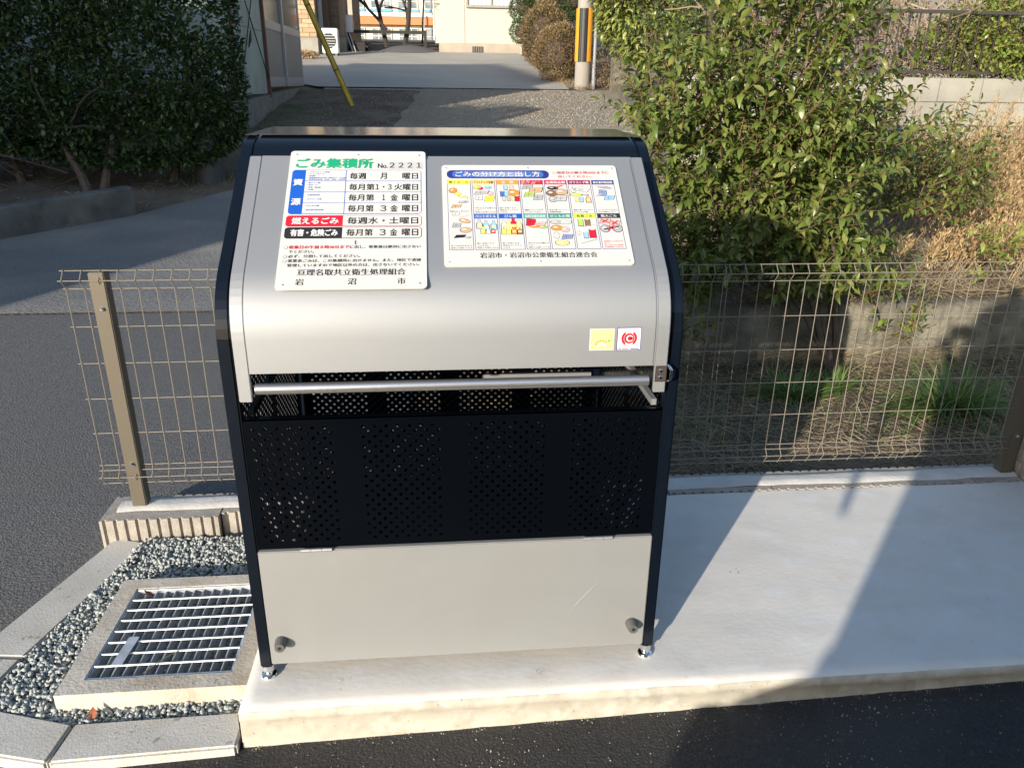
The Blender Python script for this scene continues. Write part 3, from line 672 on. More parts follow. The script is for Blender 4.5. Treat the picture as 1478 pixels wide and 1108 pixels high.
icons = {0: [('blob', .24, .90, 6, 5, 'p_orange', .3), ('blob', .44, .84, 5, 3, 'p_yellow'), ('blob', .66, .79, 7, 2.5, 'p_cream', -.3), ('blob', .66, .70, 7, 2.5, 'p_grey', .1), ('boxi', .36, .63, 8, 3.5, 'p_tan'), ('boxi', .32, .50, 6, 4, 'p_white'), ('line', .42, .43, .86, .47, 1, 'p_grey'), ('blob', .68, .38, 8, 4, 'p_tan', -.3), ('boxi', .34, .31, 7, 5, 'p_grey'), ('blob', .70, .23, 8, 5, 'p_tan'), ('boxi', .46, .13, 9, 3, 'p_ink'), ('blob', .80, .11, 4, 2, 'p_grey')],
         1: [('blob', .2, .88, 5, 4, 'p_lime'), ('blob', .36, .82, 4, 3, 'p_red'), ('line', .5, .92, .82, .80, 1.4, 'p_ltblue'), ('blob', .7, .86, 5, 3, 'p_ltblue'), ('boxi', .4, .62, 12, 4, 'p_chip'), ('blob', .8, .56, 4, 4, 'p_pink'), ('boxi', .28, .38, 6, 6, 'p_white'), ('boxi', .72, .31, 8, 6, 'p_yellow')],
         2: [('can', .40, .86, 6, 'p_ltblue'), ('can', .66, .86, 6, 'p_pink'), ('can', .25, .55, 7, 'p_midb'), ('can', .42, .55, 7, 'p_ltblue'), ('blob', .72, .60, 9, 6, 'p_orange'), ('can', .3, .30, 5, 'p_chip'), ('can', .5, .30, 5, 'p_tan'), ('can', .68, .32, 5, 'p_cream'), ('can', .86, .32, 7, 'p_red')],
         3: [('boxi', .3, .90, 9, 5, 'p_grey'), ('boxi', .65, .74, 12, 6, 'p_tan', .2), ('boxi', .35, .52, 9, 5, 'p_leafg'), ('boxi', .72, .38, 8, 6, 'p_grey')],
         4: [('blob', .35, .84, 8, 3.5, 'p_ink'), ('line', .5, .86, .8, .96, 2, 'p_crimson'), ('blob', .28, .58, 8, 6, 'p_brown'), ('blob', .72, .64, 9, 6, 'p_tan'), ('blob', .30, .28, 6, 6, 'p_grey'), ('boxi', .68, .34, 9, 7, 'p_chip')],
         5: [('boxi', .36, .82, 9, 5, 'p_white'), ('boxi', .65, .76, 9, 5, 'p_white', -.2), ('blob', .2, .72, 4, 5, 'p_white'), ('blob', .3, .50, 9, 3.5, 'p_lime'), ('line', .5, .48, .85, .46, 1, 'p_ink'), ('can', .3, .26, 5, 'p_cream'), ('can', .5, .26, 6, 'p_ltblue'), ('bottle', .8, .30, 8, 'p_tan')],
         6: [('line', .12, .94, .9, .82, 1.4, 'p_grey'), ('blob', .55, .87, 10, 2.5, 'p_grey', -.15), ('boxi', .42, .60, 7, 7, 'p_paleb'), ('line', .1, .42, .4, .56, 2.2, 'p_grey'), ('boxi', .68, .36, 9, 5, 'p_ltblue')],
         11: [('bottle', .22, .76, 9, 'p_chip'), ('bottle', .5, .70, 9, 'p_ltblue'), ('bottle', .82, .70, 9, 'p_ltblue'), ('bottle', .35, .46, 7, 'p_lime'), ('bottle', .58, .44, 6, 'p_white'), ('bottle', .78, .46, 6, 'p_crimson')],
         12: [('bottle', .2, .72, 9, 'p_white'), ('bottle', .4, .72, 10, 'p_cream'), ('bottle', .6, .76, 11, 'p_red'), ('bottle', .82, .72, 10, 'p_cream'), ('bottle', .18, .46, 8, 'p_lime'), ('bottle', .38, .44, 7, 'p_yellow'), ('bottle', .6, .46, 8, 'p_orange'), ('bottle', .84, .46, 8, 'p_brown')],
         13: [('boxi', .28, .84, 8, 8, 'p_red'), ('boxi', .66, .76, 10, 4, 'p_pink'), ('blob', .45, .64, 8, 3, 'p_orange'), ('blob', .78, .60, 6, 3, 'p_leafg')],
         14: [('blob', .3, .88, 8, 4, 'p_chip'), ('blob', .7, .88, 9, 4, 'p_white'), ('blob', .3, .68, 8, 5, 'p_orange'), ('blob', .66, .62, 6, 5, 'p_pink'), ('blob', .26, .42, 4, 6, 'p_white'), ('boxi', .7, .38, 9, 5, 'p_paleb'), ('blob', .45, .17, 10, 5, 'p_cream')],
         15: [('can', .3, .86, 8, 'p_leafg'), ('can', .6, .86, 8, 'p_brown'), ('line', .3, .70, .9, .78, 1, 'p_grey'), ('blob', .16, .50, 3, 4, 'p_white'), ('can', .45, .42, 7, 'p_ltblue'), ('can', .74, .48, 10, 'p_red'), ('line', .2, .14, .9, .28, 2.2, 'p_grey')],
         16: [('boxi', .3, .88, 9, 5, 'p_pink'), ('boxi', .7, .78, 9, 7, 'p_pink'), ('blob', .26, .53, 7, 7, 'p_grey'), ('blob', .78, .53, 7, 7, 'p_grey'), ('line', .2, .5, .85, .6, 2, 'p_ink'), ('line', .14, .96, .45, .80, 1.8, 'p_red'), ('line', .45, .96, .14, .80, 1.8, 'p_red'), ('line', .55, .88, .85, .70, 1.8, 'p_red'), ('line', .85, .88, .55, .70, 1.8, 'p_red'), ('line', .35, .68, .65, .42, 1.8, 'p_red'), ('line', .65, .68, .35, .42, 1.8, 'p_red')]}
def draw(key, u0, u1, v0, v1):
    f = .00150
    for it in icons[key]:
        k = it[0]; X = lambda q: u0+(u1-u0)*q; Y = lambda q: v0+(v1-v0)*q
        if k == 'blob': blob(X(it[1]), Y(it[2]), it[3]*f, it[4]*f, it[5], it[6] if len(it) > 6 else 0)
        elif k == 'boxi': boxi(X(it[1]), Y(it[2]), it[3]*f, it[4]*f, it[5], it[6] if len(it) > 6 else .15)
        elif k == 'can': can(X(it[1]), Y(it[2]), it[3]*f*.9, it[4])
        elif k == 'bottle': bottle(X(it[1]), Y(it[2]), it[3]*f, it[4])
        else: p.line(X(it[1]), Y(it[2]), X(it[3]), Y(it[4]), it[5]*f, it[6], .0012)
notes = {1: ['汚れたものは燃える', 'ごみへ', '指定ごみ袋に入れる'], 2: ['軽く水洗いする', '指定のコンテナに', '入れる'], 3: ['種類ごとに十文字', 'にしばって出す'], 4: ['指定の青いコンテナへ', '金属製品類へ'], 5: ['指定の青いコンテナへ', 'ガラスくず類へ'], 6: ['コンテナに入らない', 'ものは粗大ごみへ']}
notel = {1: ['軽く水洗いする', 'つぶさない', '指定ごみ袋に入れる'], 2: ['軽く水洗いする', '指定のコンテナに', '入れる'], 3: ['汚れたものは燃える', 'ごみへ', '指定ごみ袋に入れる']}
for i, (u0, u1, s_, ink, tink) in enumerate(heads):
    tops = [(.0455, .2600)] if i == 0 else [(.1515, .2600), (.0455, .1525)]
    for j, (v0, v1) in enumerate(tops):
        p.rect(u0, u1, v0, v1, 'p_navyink', .0002 if j == 0 else .0001); p.rect(u0+.0011, u1-.0011, v0+.0011, v1-.0011, 'board', .0004)
        kink, kt_, ks = (ink, tink, s_) if j == 0 else (lows[i][1], lows[i][2], lows[i][0])
        p.rect(u0+.0011, u1-.0011, v1-.0150, v1-.0011, kink, .0006)
        if ks: m_ = (u1-u0-.005-min(.046, .0092*len(ks)))/2; t(ks, u0+.0025+m_, u1-.0025-m_, v1-.0125, v1-.0038, kt_, .02, .0009)
        else:
            t('新聞・雑誌・ダンボール', u0+.003, u1-.006, v1-.0072, v1-.0028, kt_, .02, .0009); t('紙パック・古布', u0+.003, u1-.018, v1-.0132, v1-.0088, kt_, .02, .0009)
        if i == 0: draw(0, u0, u1, v0+.016, v1-.016)
        else: draw(i if j == 0 else 10+i, u0, u1, v0+(.028 if j == 0 or i in (1, 2, 3) else .004 if i != 6 else .026), v1-.016)
        nn = (notes if j == 0 else notel).get(i, [])
        for q, s2 in enumerate(nn): t(s2, u0+.004, u0+.004+min(.046, .0052*len(s2)), v0+.004+(len(nn)-1-q)*.0062, v0+.0078+(len(nn)-1-q)*.0062, 'p_ink', .008)
        if i == 0: t('生ごみは水をきる', u0+.004, u1-.004, v0+.010, v0+.014, 'p_ink', .008); t('指定ごみ袋に入れる', u0+.004, u1-.004, v0+.0035, v0+.0075, 'p_ink', .008); t('直径10㎝、長さ70㎝', u0+.004, u1-.006, .1585, .1620, 'p_ink', .008)
        if i == 6 and j == 1:
            for q, s2 in enumerate(['集積所には出せま', 'せん。', '申し込み又は直接', '処理施設へ持込み']): t(s2, u0+.005, u0+.005+.0053*len(s2), v0+.0205-q*.0055, v0+.0240-q*.0055, 'p_red', .01)
t('岩沼市・岩沼市公衆衛生組合連合会', .0550, .3110, .0215, .0375, 'p_ink', .002)
names = {k: 'picture_print' for k in p.L}; names.update({'p_ink': 'lettering', 'board': 'column_field', 'p_white': 'white_lettering', 'p_red': 'red_lettering', 'p_navyink': 'column_frame'})
p.done(names)
# stickers on the vertical lid face (u = x, v = z)
TS = Matrix(((1, 0, 0, 0), (0, 0, -1, -.0232), (0, 1, 0, 0), (0, 0, 0, 1)))
def sticker(u0, u1, v0, v1, ink, label):
    b = MB().box((u0, -.0232, v0), (u1, -.0222, v1)); o = b.build('sticker', ink, bt); o['label'] = label; return o
s1 = sticker(.2855, .3395, .8655, .9145, 'board', 'yellow square sticker with white border')
p = Print(TS, s1, .0004); p.rect(.2875, .3375, .8675, .9125, 'p_cream', 0)
for k in range(5):
    a = R(155-k*26); p.text('ひまわりの'[k] if False else 'o', .3125+.0125*math.cos(a)-.0025, .3125+.0125*math.cos(a)+.0025, .8755+.0125*math.sin(a)-.0025, .8755+.0125*math.sin(a)+.0025, 'p_orange', .04) if False else p.ell(.312+.0135*math.cos(a), .8745+.0135*math.sin(a), .0025, .0022, 'p_orange', .0003, a)
P = [(.312+.0105*math.cos(R(190-k*17)), .8735+.0095*math.sin(R(190-k*17))) for k in range(12)]+[(.312+.0065*math.cos(R(-14+k*17)), .8735+.0055*math.sin(R(-14+k*17))) for k in range(13)]
for k in range(11): p.raw([P[k], P[k+1], P[23-k-1] if 23-k-1 < len(P) else P[-1], P[23-k]], [(0, 1, 2, 3)], 'p_white', .0004)
p.ell(.3300, .8880, .0045, .0022, 'p_leafg', .0005, .4); p.ell(.3265, .8885, .0030, .0016, 'p_leafg', .0005, 2.2)
p.done({k: 'printing' for k in p.L})
s2 = sticker(.3455, .3985, .8645, .9165, 'p_navyink', 'silver square sticker with round red emblem')
p = Print(TS, s2, .0004); p.rect(.3468, .3972, .8658, .9152, 'p_silverprint', 0, .001)
cx, cy = .372, .892
p.ell(cx, cy, .0185, .0185, 'p_white', .0002, 0, 28); 
for a0 in (0, PI):
    Q = [(cx+.0172*math.cos(a0+R(-62+k*10.3)), cy+.0172*math.sin(a0+R(-62+k*10.3))) for k in range(13)]
    Q2 = [(cx+.0122*math.cos(a0+R(48-k*8)), cy+.0122*math.sin(a0+R(48-k*8))) for k in range(13)]
    for k in range(12): p.raw([Q[k], Q[k+1], Q2[11-k], Q2[12-k]], [(0, 1, 2, 3)], 'p_red', .0005)
p.ell(cx, cy, .0112, .0118, 'p_red', .0005, 0, 24); p.ell(cx+.001, cy, .0078, .0078, 'p_white', .0007, 0, 20); p.ell(cx+.0018, cy, .0052, .0050, 'p_red', .0009, 0, 20); p.rect(cx+.003, cx+.0095, cy-.0016, cy+.0016, 'p_red', .0009)
p.rect(.3485, .356, .8672, .8688, 'p_navyink', .0004); p.rect(.3575, .371, .8672, .8688, 'p_red', .0004); p.rect(.376, .395, .8670, .8690, 'p_navyink', .0004)
p.done({k: 'printing' for k in p.L})
for c_ in list(bt.children): c_.matrix_basis = Matrix.Translation((0, -.4, 0)) @ c_.matrix_basis
bpy.data.objects.remove(_fo)

# ------------------------------------------------------------------ foliage tools
def leaf_t(wd=.19, fold=.06, droop=.14, broad=.5):
    V = [(0, 0, 0), (0, broad*.7, .03), (0, .75, 0), (0, 1, -droop), (-wd, broad*.75, fold+.03), (-wd*.7, .75, fold*.7), (wd, broad*.75, fold+.03), (wd*.7, .75, fold*.7)]
    F = [(0, 1, 4), (1, 2, 4), (2, 5, 4), (2, 3, 5), (0, 6, 1), (1, 6, 2), (2, 6, 7), (2, 7, 3)]
    return np.array(V, float), np.array(F)
def leaf4(wd=.22):
    return np.array([(0, 0, 0), (-wd, .5, .07), (wd, .5, .07), (0, 1, -.06)], float), np.array([(0, 2, 1), (1, 2, 3)])
def blade_t(w_=.02, bend=.4):
    V = []; 
    for i, t in enumerate((0, .35, .7)): V += [(-w_*(1-t*.6), t*(1-.2*bend*t), -bend*t*t*.0+0), (w_*(1-t*.6), t*(1-.2*bend*t), 0)]
    V = [(x, y, -bend*y*y) for x, y, z in V]+[(0, 1-.2*bend, -bend)]
    return np.array(V, float), np.array([(0, 1, 2), (1, 3, 2), (2, 3, 4), (3, 5, 4), (4, 5, 6)])
def frames(D, tilt=None, roll=1.0):
    """rotation matrices whose y axis is D, z roughly up, with random roll"""
    D = D/np.linalg.norm(D, axis=1)[:, None]; n = len(D)
    upv = np.tile([0, 0, 1.], (n, 1)) + rng.normal(0, .35*roll, (n, 3)); X = np.cross(D, upv); X /= np.linalg.norm(X, axis=1)[:, None]+1e-9
    Z = np.cross(X, D); return np.stack([X, D, Z], -1)
def curve_pts(p, d, L, n=6, wob=.1, grav=0.0):
    p = Vector(p); d = Vector(d).normalized(); out = [p.copy()]
    for i in range(n):
        d = (d+Vector((random.gauss(0, wob), random.gauss(0, wob), random.gauss(0, wob)-grav))).normalized(); p = p+d*L/n; out.append(p.copy())
    return out
def leafy_shoots(starts, per=.022, size=(.055, .085), r0=.0035, angle=1.0, first=.15):
    """starts: list of (p, d, L). returns tube MB, leaf P, D, S"""
    mb = MB(); P = []; D = []; S = []
    for p, d, L in starts:
        pts = curve_pts(p, d, L, 6, .09, .015); mb.tube(pts, [r0*(1-i*.12) for i in range(7)], 4, caps=False)
        n = max(2, int(L/per)); ph = random.uniform(0, 6.28)
        for k in range(int(n*first), n+1):
            t = k/n*6; i = min(5, int(t)); q = pts[i].lerp(pts[i+1], t-i); ax = (pts[i+1]-pts[i]).normalized()
            a = ph+(k % 2)*PI+k*.35; u = ax.orthogonal().normalized(); v = ax.cross(u)
            side = (math.cos(a)*u+math.sin(a)*v); dd = (side*angle+ax*random.uniform(.25, .75)+Vector((0, 0, random.uniform(-.25, .15)))).normalized()
            if k == n: dd = ax
            P.append(q[:]); D.append(dd[:]); S.append(random.uniform(*size)*(1-.25*(k/n > .85)))
    return mb, np.array(P), np.array(D), np.array(S)
LT = [leaf_t(.19, .07, .16), leaf_t(.22, .05, .26), leaf_t(.18, .09, .10), leaf_t(.21, .04, .34)]
LH = [leaf_t(.26, .06, .10), leaf_t(.24, .03, .18)]

# ------------------------------------------------------------------ main bush behind the fence
def blobpt(c, r):
    while True:
        v = Vector([random.uniform(-1, 1) for _ in range(3)])
        if v.length < 1: return Vector(c)+Vector((v.x*r[0], v.y*r[1], v.z*r[2])), v
mbush = thing('privet_bush', 'tall glossy green privet bush growing behind the mesh fence right of the rubbish box', 'bush', (1.9, 2.35, -.1))
st = []
vol = [((1.80, 2.75, 1.78), (.34, .45, .60), 170), ((1.60, 2.72, 1.10), (.52, .48, .42), 190), ((2.02, 2.75, 1.12), (.42, .45, .42), 125), ((1.72, 2.65, .66), (.62, .42, .26), 150), ((1.28, 2.7, 1.18), (.20, .32, .22), 40), ((1.72, 2.42, .42), (.50, .2, .18), 95), ((1.36, 2.45, .30), (.18, .14, .22), 30), ((2.15, 2.40, .34), (.22, .12, .14), 22)]
for c, r, n in vol:
    for _ in range(n):
        p, v = blobpt(c, r); d = Vector((v.x*.8+random.gauss(0, .25), v.y*.5-.25+random.gauss(0, .25), .75+random.gauss(0, .3))); st.append((p, d, random.uniform(.20, .42)))
for p, d, L in [((2.05, 2.6, 1.15), (.45, -.1, .75), .7), ((1.98, 2.5, .95), (.7, -.1, .35), .62), ((2.1, 2.6, .8), (.85, 0, .35), .5), ((1.2, 2.6, 1.1), (-.25, -.1, .9), .3), ((1.15, 2.6, 1.05), (-.3, 0, .8), .25), ((1.85, 2.4, 1.3), (.3, -.3, .9), .6), ((2.3, 2.7, 1.35), (.35, -.1, .8), .45)]: st.append((p, d, L))
mb, P, D, S = leafy_shoots(st, per=.018, size=(.054, .090))
mb.build('twigs', 'twig', mbush)['kind'] = 'stuff'
tk = MB()
for e, r in (((1.6, 2.7, 1.2), .02), ((2.1, 2.75, 1.2), .018), ((1.3, 2.7, 1.0), .014), ((1.9, 2.7, 1.9), .016), ((1.72, 2.6, .8), .012), ((2.2, 2.65, .9), .012)):
    a = Vector((2.14+random.uniform(-.03, .03), 2.22, -.12)); b_ = Vector(e); mid = a.lerp(b_, .45)+Vector((0, -.03, .12)); pts = [a, a.lerp(mid, .5)+Vector((0, 0, .04)), mid, mid.lerp(b_, .5)+Vector((.03, 0, .02)), b_]
    tk.tube(pts, [r, r*.85, r*.7, r*.5, r*.3], 6)
tk.build('trunk', 'bark', mbush, smooth=True)
Rm = frames(D); dist = np.linalg.norm(P-np.array(CAMP), axis=1); big = np.argsort(dist/S)
near = []
for i in big:
    if len(near) >= 300: break
    if P[i][2] > .05: near.append(i)
nm = np.zeros(len(P), bool); nm[near] = True
lmeshes = []
for (tv, tf) in LT:
    me = bpy.data.meshes.new('leaf'); me.from_pydata(tv.tolist(), [], tf.tolist()); me.materials.append(M['leafA']); me.shade_smooth(); lmeshes.append(me)
for q, i in enumerate(near):
    o = bpy.data.objects.new('leaf', lmeshes[q % 4]); COL.objects.link(o); o.parent = mbush
    mm = Matrix([list(r)+[0] for r in (Rm[i]*S[i]).tolist()]+[[0, 0, 0, 1]]); mm.translation = P[i].tolist(); o.matrix_basis = mm
scatter('foliage', LT, P[~nm], Rm[~nm], S[~nm], 'leafA', mbush, smooth=True)
settle(mbush)

def shoot_plant(name, label, cat, base, starts, per, size, leafmt, templ=LT, group=None, angle=1.0, stems=True):
    t = thing(name, label, cat, base, group); mb, P, D, S = leafy_shoots(starts, per, size, angle=angle)
    if stems: mb.build('twigs', 'twig', t)['kind'] = 'stuff'
    scatter('foliage', templ, P, frames(D), S, leafmt, t, smooth=True); settle(t); return t
def ball_starts(c, r, n, L, upw=.7):
    out = []
    for _ in range(n):
        p, v = blobpt(c, r); out.append((p, Vector((v.x*.8+random.gauss(0, .3), v.y*.6-.2+random.gauss(0, .3), upw+random.gauss(0, .3))), random.uniform(*L)))
    return out
shoot_plant('wild_shrub', 'smaller green shrub with thin shoots between the privet bush and the orange dry weeds', 'bush', (3.0, 3.4, .3),
            ball_starts((2.95, 3.3, .80), (.50, .35, .28), 190, (.2, .42))+ball_starts((3.35, 3.5, .75), (.35, .3, .25), 50, (.2, .35)), .024, (.042, .068), 'leafA')
shoot_plant('tall_shoot', 'single upright leafy shoot standing in front of the block wall', 'plant', (3.62, 4.0, .3), [((3.62, 4, .55), (.05, 0, 1), .92), ((3.60, 4, .55), (-.2, 0, 1), .5), ((3.64, 4, .5), (.3, 0, 1), .5)], .022, (.05, .075), 'leafA')
for k, (x, y, z, lab) in enumerate([(1.22, 2.28, .02, 'low leafy sapling at the foot of the ditch wall beside the rubbish box'), (1.62, 2.45, .36, 'leafy seedling on top of the ditch wall under the privet bush'), (2.48, 2.3, .05, 'broad leafed sapling growing against the lit part of the ditch wall'), (3.15, 2.55, .35, 'small green plant at the top of the ditch wall below the dry weeds')]):
    shoot_plant('sapling', lab, 'plant', (x, y, -.1 if z < .2 else .25), ball_starts((x, y, z+.13), (.14, .08, .13), 14 if k != 3 else 20, (.10, .2)), .022, (.04, .07), 'leafA' if k < 2 else 'leafG', group='saplings along the ditch wall')

# ditch wall
wt = thing('ditch_wall', 'old stained concrete wall holding back the weedy bank behind the mesh fence', 'wall', (2.5, 2.5, -.1))
V, F = grid(np.linspace(.25, 6.5, 90).tolist(), np.linspace(0, 1, 9).tolist(), lambda x, y: 0)
V2 = []
for x, t, _ in V:
    prof_y = 2.46+.02*noise.noise(Vector((x*2, t*3, 0))); z = -.2+.44*min(t/.8, 1)+.02*noise.noise(Vector((x*3, 1, t)))
    if t > .8: prof_y += (t-.8)/.2*.14
    V2.append((x, prof_y, z))
new_obj('wall_face', V2, F, 'bankwall', wt, smooth=True); MB().box((.25, 2.50, -.25), (6.5, 2.62, .22)).build('wall_core', 'bankwall', wt); settle(wt)

# ------------------------------------------------------------------ dry grass litter, tufts and tall weeds
BL = [blade_t(.012, .25), blade_t(.010, .6), blade_t(.014, -.2)]
def litter(name, label, n, area, L, mt='straw', up=.12, zo=0.0, wide=1.0):
    P = []; 
    while len(P) < n:
        x = random.uniform(area[0], area[1]); y = random.uniform(area[2], area[3])
        if noise.noise(Vector((x*2.1, y*2.1, 5)))+random.uniform(-.5, .7) < 0: continue
        P.append((x, y, HG(x, y)+.004+zo))
    P = np.array(P); a = rng.uniform(0, 2*PI, n); D = np.stack([np.cos(a), np.sin(a), rng.uniform(-.05, up*3, n)], -1)
    Ls = rng.uniform(*L, n); S = np.stack([np.full(n, .13*wide)*rng.uniform(.7, 1.4, n), Ls, Ls], -1)
    o = scatter(name, BL, P, frames(D, roll=2), S, mt); o['label'] = label; o['category'] = 'grass'; return o
litter('dry_grass', 'matted dry straw lying on the soil just behind the mesh fence', 17000, (.2, 4.6, .98, 2.46), (.05, .16))
litter('dry_grass', 'tangled dry weeds covering the bank above the ditch wall', 15000, (.3, 7.5, 2.5, 4.6), (.10, .30), up=.35)
litter('dry_grass', 'dead grass hanging over the top edge of the ditch wall', 5000, (.6, 5.2, 2.44, 2.62), (.10, .30), up=.15, zo=.05)
litter('dry_grass', 'sparse brown grass on the bank in front of the block wall', 9000, (2.2, 10, 4.4, 7.4), (.15, .38), up=.4)
litter('dead_leaves', 'brown leaf litter and straw on the bare soil under the dark hedge', 9000, (-8, -.3, 5.9, 16.7), (.03, .10), up=.2, mt='straw', wide=1.6)
litter('weeds', 'thin green weeds on the soil beside the shed and hedge', 1600, (-3.2, -1.9, 7.4, 14), (.05, .14), up=.9, mt='grass', wide=1.5)
litter('weeds', 'thin green weeds scattered in the straw behind the mesh fence', 900, (.8, 3.8, 1.4, 2.44), (.05, .13), up=.9, mt='grass', wide=1.2)
def tuft(x, y, n, L, label, sq=1.0):
    t = thing('grass_tuft', label, 'grass', (x, y, -.1), 'green grass tufts behind the mesh fence')
    a = rng.uniform(0, 2*PI, n); r = rng.uniform(0, .05, n)**1.0*1.6; P = np.stack([x+r*np.cos(a)*sq, y+r*np.sin(a), np.full(n, -.1)], -1)
    D = np.stack([np.cos(a)*rng.uniform(.2, 1.2, n)*sq, np.sin(a)*rng.uniform(.2, 1.2, n), rng.uniform(.7, 1.4, n)], -1)
    Ls = rng.uniform(*L, n); S = np.stack([np.full(n, .32), Ls, Ls*rng.uniform(.6, 1.4, n)], -1)
    scatter('blades', [blade_t(.012, .5), blade_t(.014, .9), blade_t(.012, .25)], P, frames(D, roll=.4), S, 'grass', t, smooth=True); settle(t)
tuft(1.78, 1.95, 260, (.10, .24), 'smaller arching green grass tuft behind the mesh fence', 1.8)
tuft(2.50, 1.72, 620, (.16, .34), 'larger bushy green grass tuft behind the right end of the mesh fence', 1.8)
tuft(2.05, 2.05, 120, (.08, .16), 'thin green grass tuft near the foot of the privet bush')
def weed_clump(x, y, n, Hh, label, lean=.42):
    t = thing('dry_weed_clump', label, 'dry weed', (x, y, HG(x, y)), 'tall orange dry weeds on the bank'); mb = MB(); P = []; D = []; S = []
    for _ in range(int(n*2.1)):
        bx, by = x+random.gauss(0, .28), y+random.gauss(0, .22); L = Hh*random.uniform(.6, 1.1)
        pts = curve_pts((bx, by, HG(bx, by)), (lean+random.gauss(0, .14), random.gauss(0, .15), 1), L, 6, .05); mb.tube(pts, [.0034, .0032, .003, .0026, .002, .0015, .001], 3, caps=False)
        for k in range(80):
            t_ = random.uniform(.35, 1)**.8*6; i = min(5, int(t_)); q = pts[i].lerp(pts[i+1], t_-i); f = (t_/6)
            s_ = random.gauss(0, .018+.012*(1-f)); P.append((q.x+s_, q.y+random.gauss(0, .02), q.z+random.gauss(0, .02))); D.append((random.gauss(.2, .5), random.gauss(0, .5), random.gauss(.7, .6))); S.append(random.uniform(.014, .040))
    mb.build('stems', 'reed', t)['kind'] = 'stuff'; P = np.array(P); scatter('plumes', [leaf4(.09), leaf4(.13)], P, frames(np.array(D)), np.array(S)*1.35, 'reed', t); settle(t)
for k, (x, y, n, h, lab) in enumerate([(4.15, 4.6, 34, 1.0, 'tall orange dry weeds leaning right beside the single leafy shoot'), (4.75, 4.9, 44, 1.02, 'dense orange dry weeds against the right part of the block wall'), (3.75, 5.3, 20, .95, 'thin orange plumes rising in front of the block wall behind the small shrub'),
                                       (5.3, 5.2, 40, .95, 'orange dry weeds at the far right edge of the bank'), (4.2, 3.7, 40, .62, 'lower tangled orange weeds at the right edge above the ditch wall'), (3.0, 5.4, 12, .85, 'few pale dry stems between the privet bush and the block wall'), (3.6, 3.2, 26, .42, 'short broken brown weeds on the bank edge under the small shrub')]):
    weed_clump(x, y, n, h, lab)

# ------------------------------------------------------------------ block retaining wall with railing, planting behind
nw = thing('block_retaining_wall', 'weathered concrete block wall carrying a dark railing behind the bank', 'wall', (6, 7.5, .4))
bw, bh = .52, .265; z0 = 1.50-5*bh
for r_ in range(5):
    for c_ in range(-1, 19):
        xa = 2.65+c_*bw+(bw/2 if r_ % 2 else 0); xa2 = max(xa, 2.65); xe = min(xa+bw, 12.0)
        if xe-xa2 < .1: continue
        dz = random.uniform(-.004, .004); MB().box((xa2+.006, 7.40+dz, z0+r_*bh+.006), (xe-.006, 7.56, z0+(r_+1)*bh-.006)).build('block', 'cblock', nw)
MB().box((2.65, 7.412, z0-.3), (12, 7.55, 1.497)).build('mortar', 'bankwall', nw); settle(nw)
sw = thing('low_garden_wall', 'low concrete kerb wall running back along the gravel drive to the pole', 'wall', (3.2, 11, .6))
b = MB(); pa, pb = Vector((2.62, 7.56)), Vector((4.0, 16.3)); nrm = Vector((.16, -.02))
for i in range(12):
    a = pa.lerp(pb, i/12); c = pa.lerp(pb, (i+1)/12-.004); za = H(a.x, a.y)+.20; zc = H(c.x, c.y)+.20
    V = [(a.x, a.y, za-.7), (a.x+.2, a.y, za-.7), (a.x+.2, a.y, za), (a.x, a.y, za), (c.x, c.y, zc-.7), (c.x+.2, c.y, zc-.7), (c.x+.2, c.y, zc), (c.x, c.y, zc)]
    b.add(V, [(0, 1, 2, 3), (7, 6, 5, 4), (3, 2, 6, 7), (0, 3, 7, 4), (1, 5, 6, 2)])
b.build('wall_face', 'bankwall', sw); settle(sw)
rl = thing('railing', 'dark brown metal railing with thin balusters on top of the block wall', 'railing', (6, 7.48, 1.5))
for z, h in ((2.185, .036), (1.555, .03)): MB().box((2.9, 7.465, z-h/2), (12, 7.505, z+h/2)).build('rail', 'dkbrown', rl)
for x in (3.0, 4.9, 6.8, 8.7, 10.6): MB().box((x-.025, 7.46, 1.5), (x+.025, 7.51, 2.2)).build('railing_post', 'dkbrown', rl)
bo = None; x = 2.95
while x < 11.9:
    if bo is None: bo = MB().box((-.007, -.007, 1.56), (.007, .007, 2.18)).build('baluster', 'dkbrown', rl); o = bo
    else: o = bo.copy(); COL.objects.link(o)
    o.location = (x, 7.485, 0); x += .118
settle(rl)
# tangle of dry vines behind the railing
vt = thing('dry_vine_tangle', 'tangle of bare pale dry vines behind the railing', 'dry vine', (5.2, 8.2, 1.4)); mb = MB()
for _ in range(620):
    x = random.uniform(3.6, 7.2); y = random.uniform(7.65, 8.9); pts = curve_pts((x, y, 1.38+random.uniform(0, .7)), (random.gauss(0, .6), random.gauss(0, .3), random.gauss(.6, .6)), random.uniform(.35, 1.1), 6, .28)
    mb.tube(pts, random.uniform(.003, .009), 3, caps=False)
mb.build('vines', 'twigdry', vt)['kind'] = 'stuff'; settle(vt)
shoot_plant('evergreen_bush', 'bright yellow green bush spilling through the railing at the right edge', 'bush', (6.9, 8.0, 1.4),
            ball_starts((6.75, 7.75, 1.90), (.85, .30, .5), 560, (.12, .3))+ball_starts((6.2, 7.9, 1.75), (.65, .35, .35), 170, (.1, .25))+ball_starts((7.0, 7.42, 1.72), (.65, .10, .35), 150, (.1, .2), .3), .02, (.045, .075), 'leafG', LH)
shoot_plant('evergreen_bush', 'dark green shrub mass behind the dry vines', 'bush', (5.2, 9.6, 1.4),
            ball_starts((5.2, 9.8, 2.2), (2.6, .6, .8), 420, (.2, .5)), .035, (.06, .10), 'leafH', LH, stems=False)
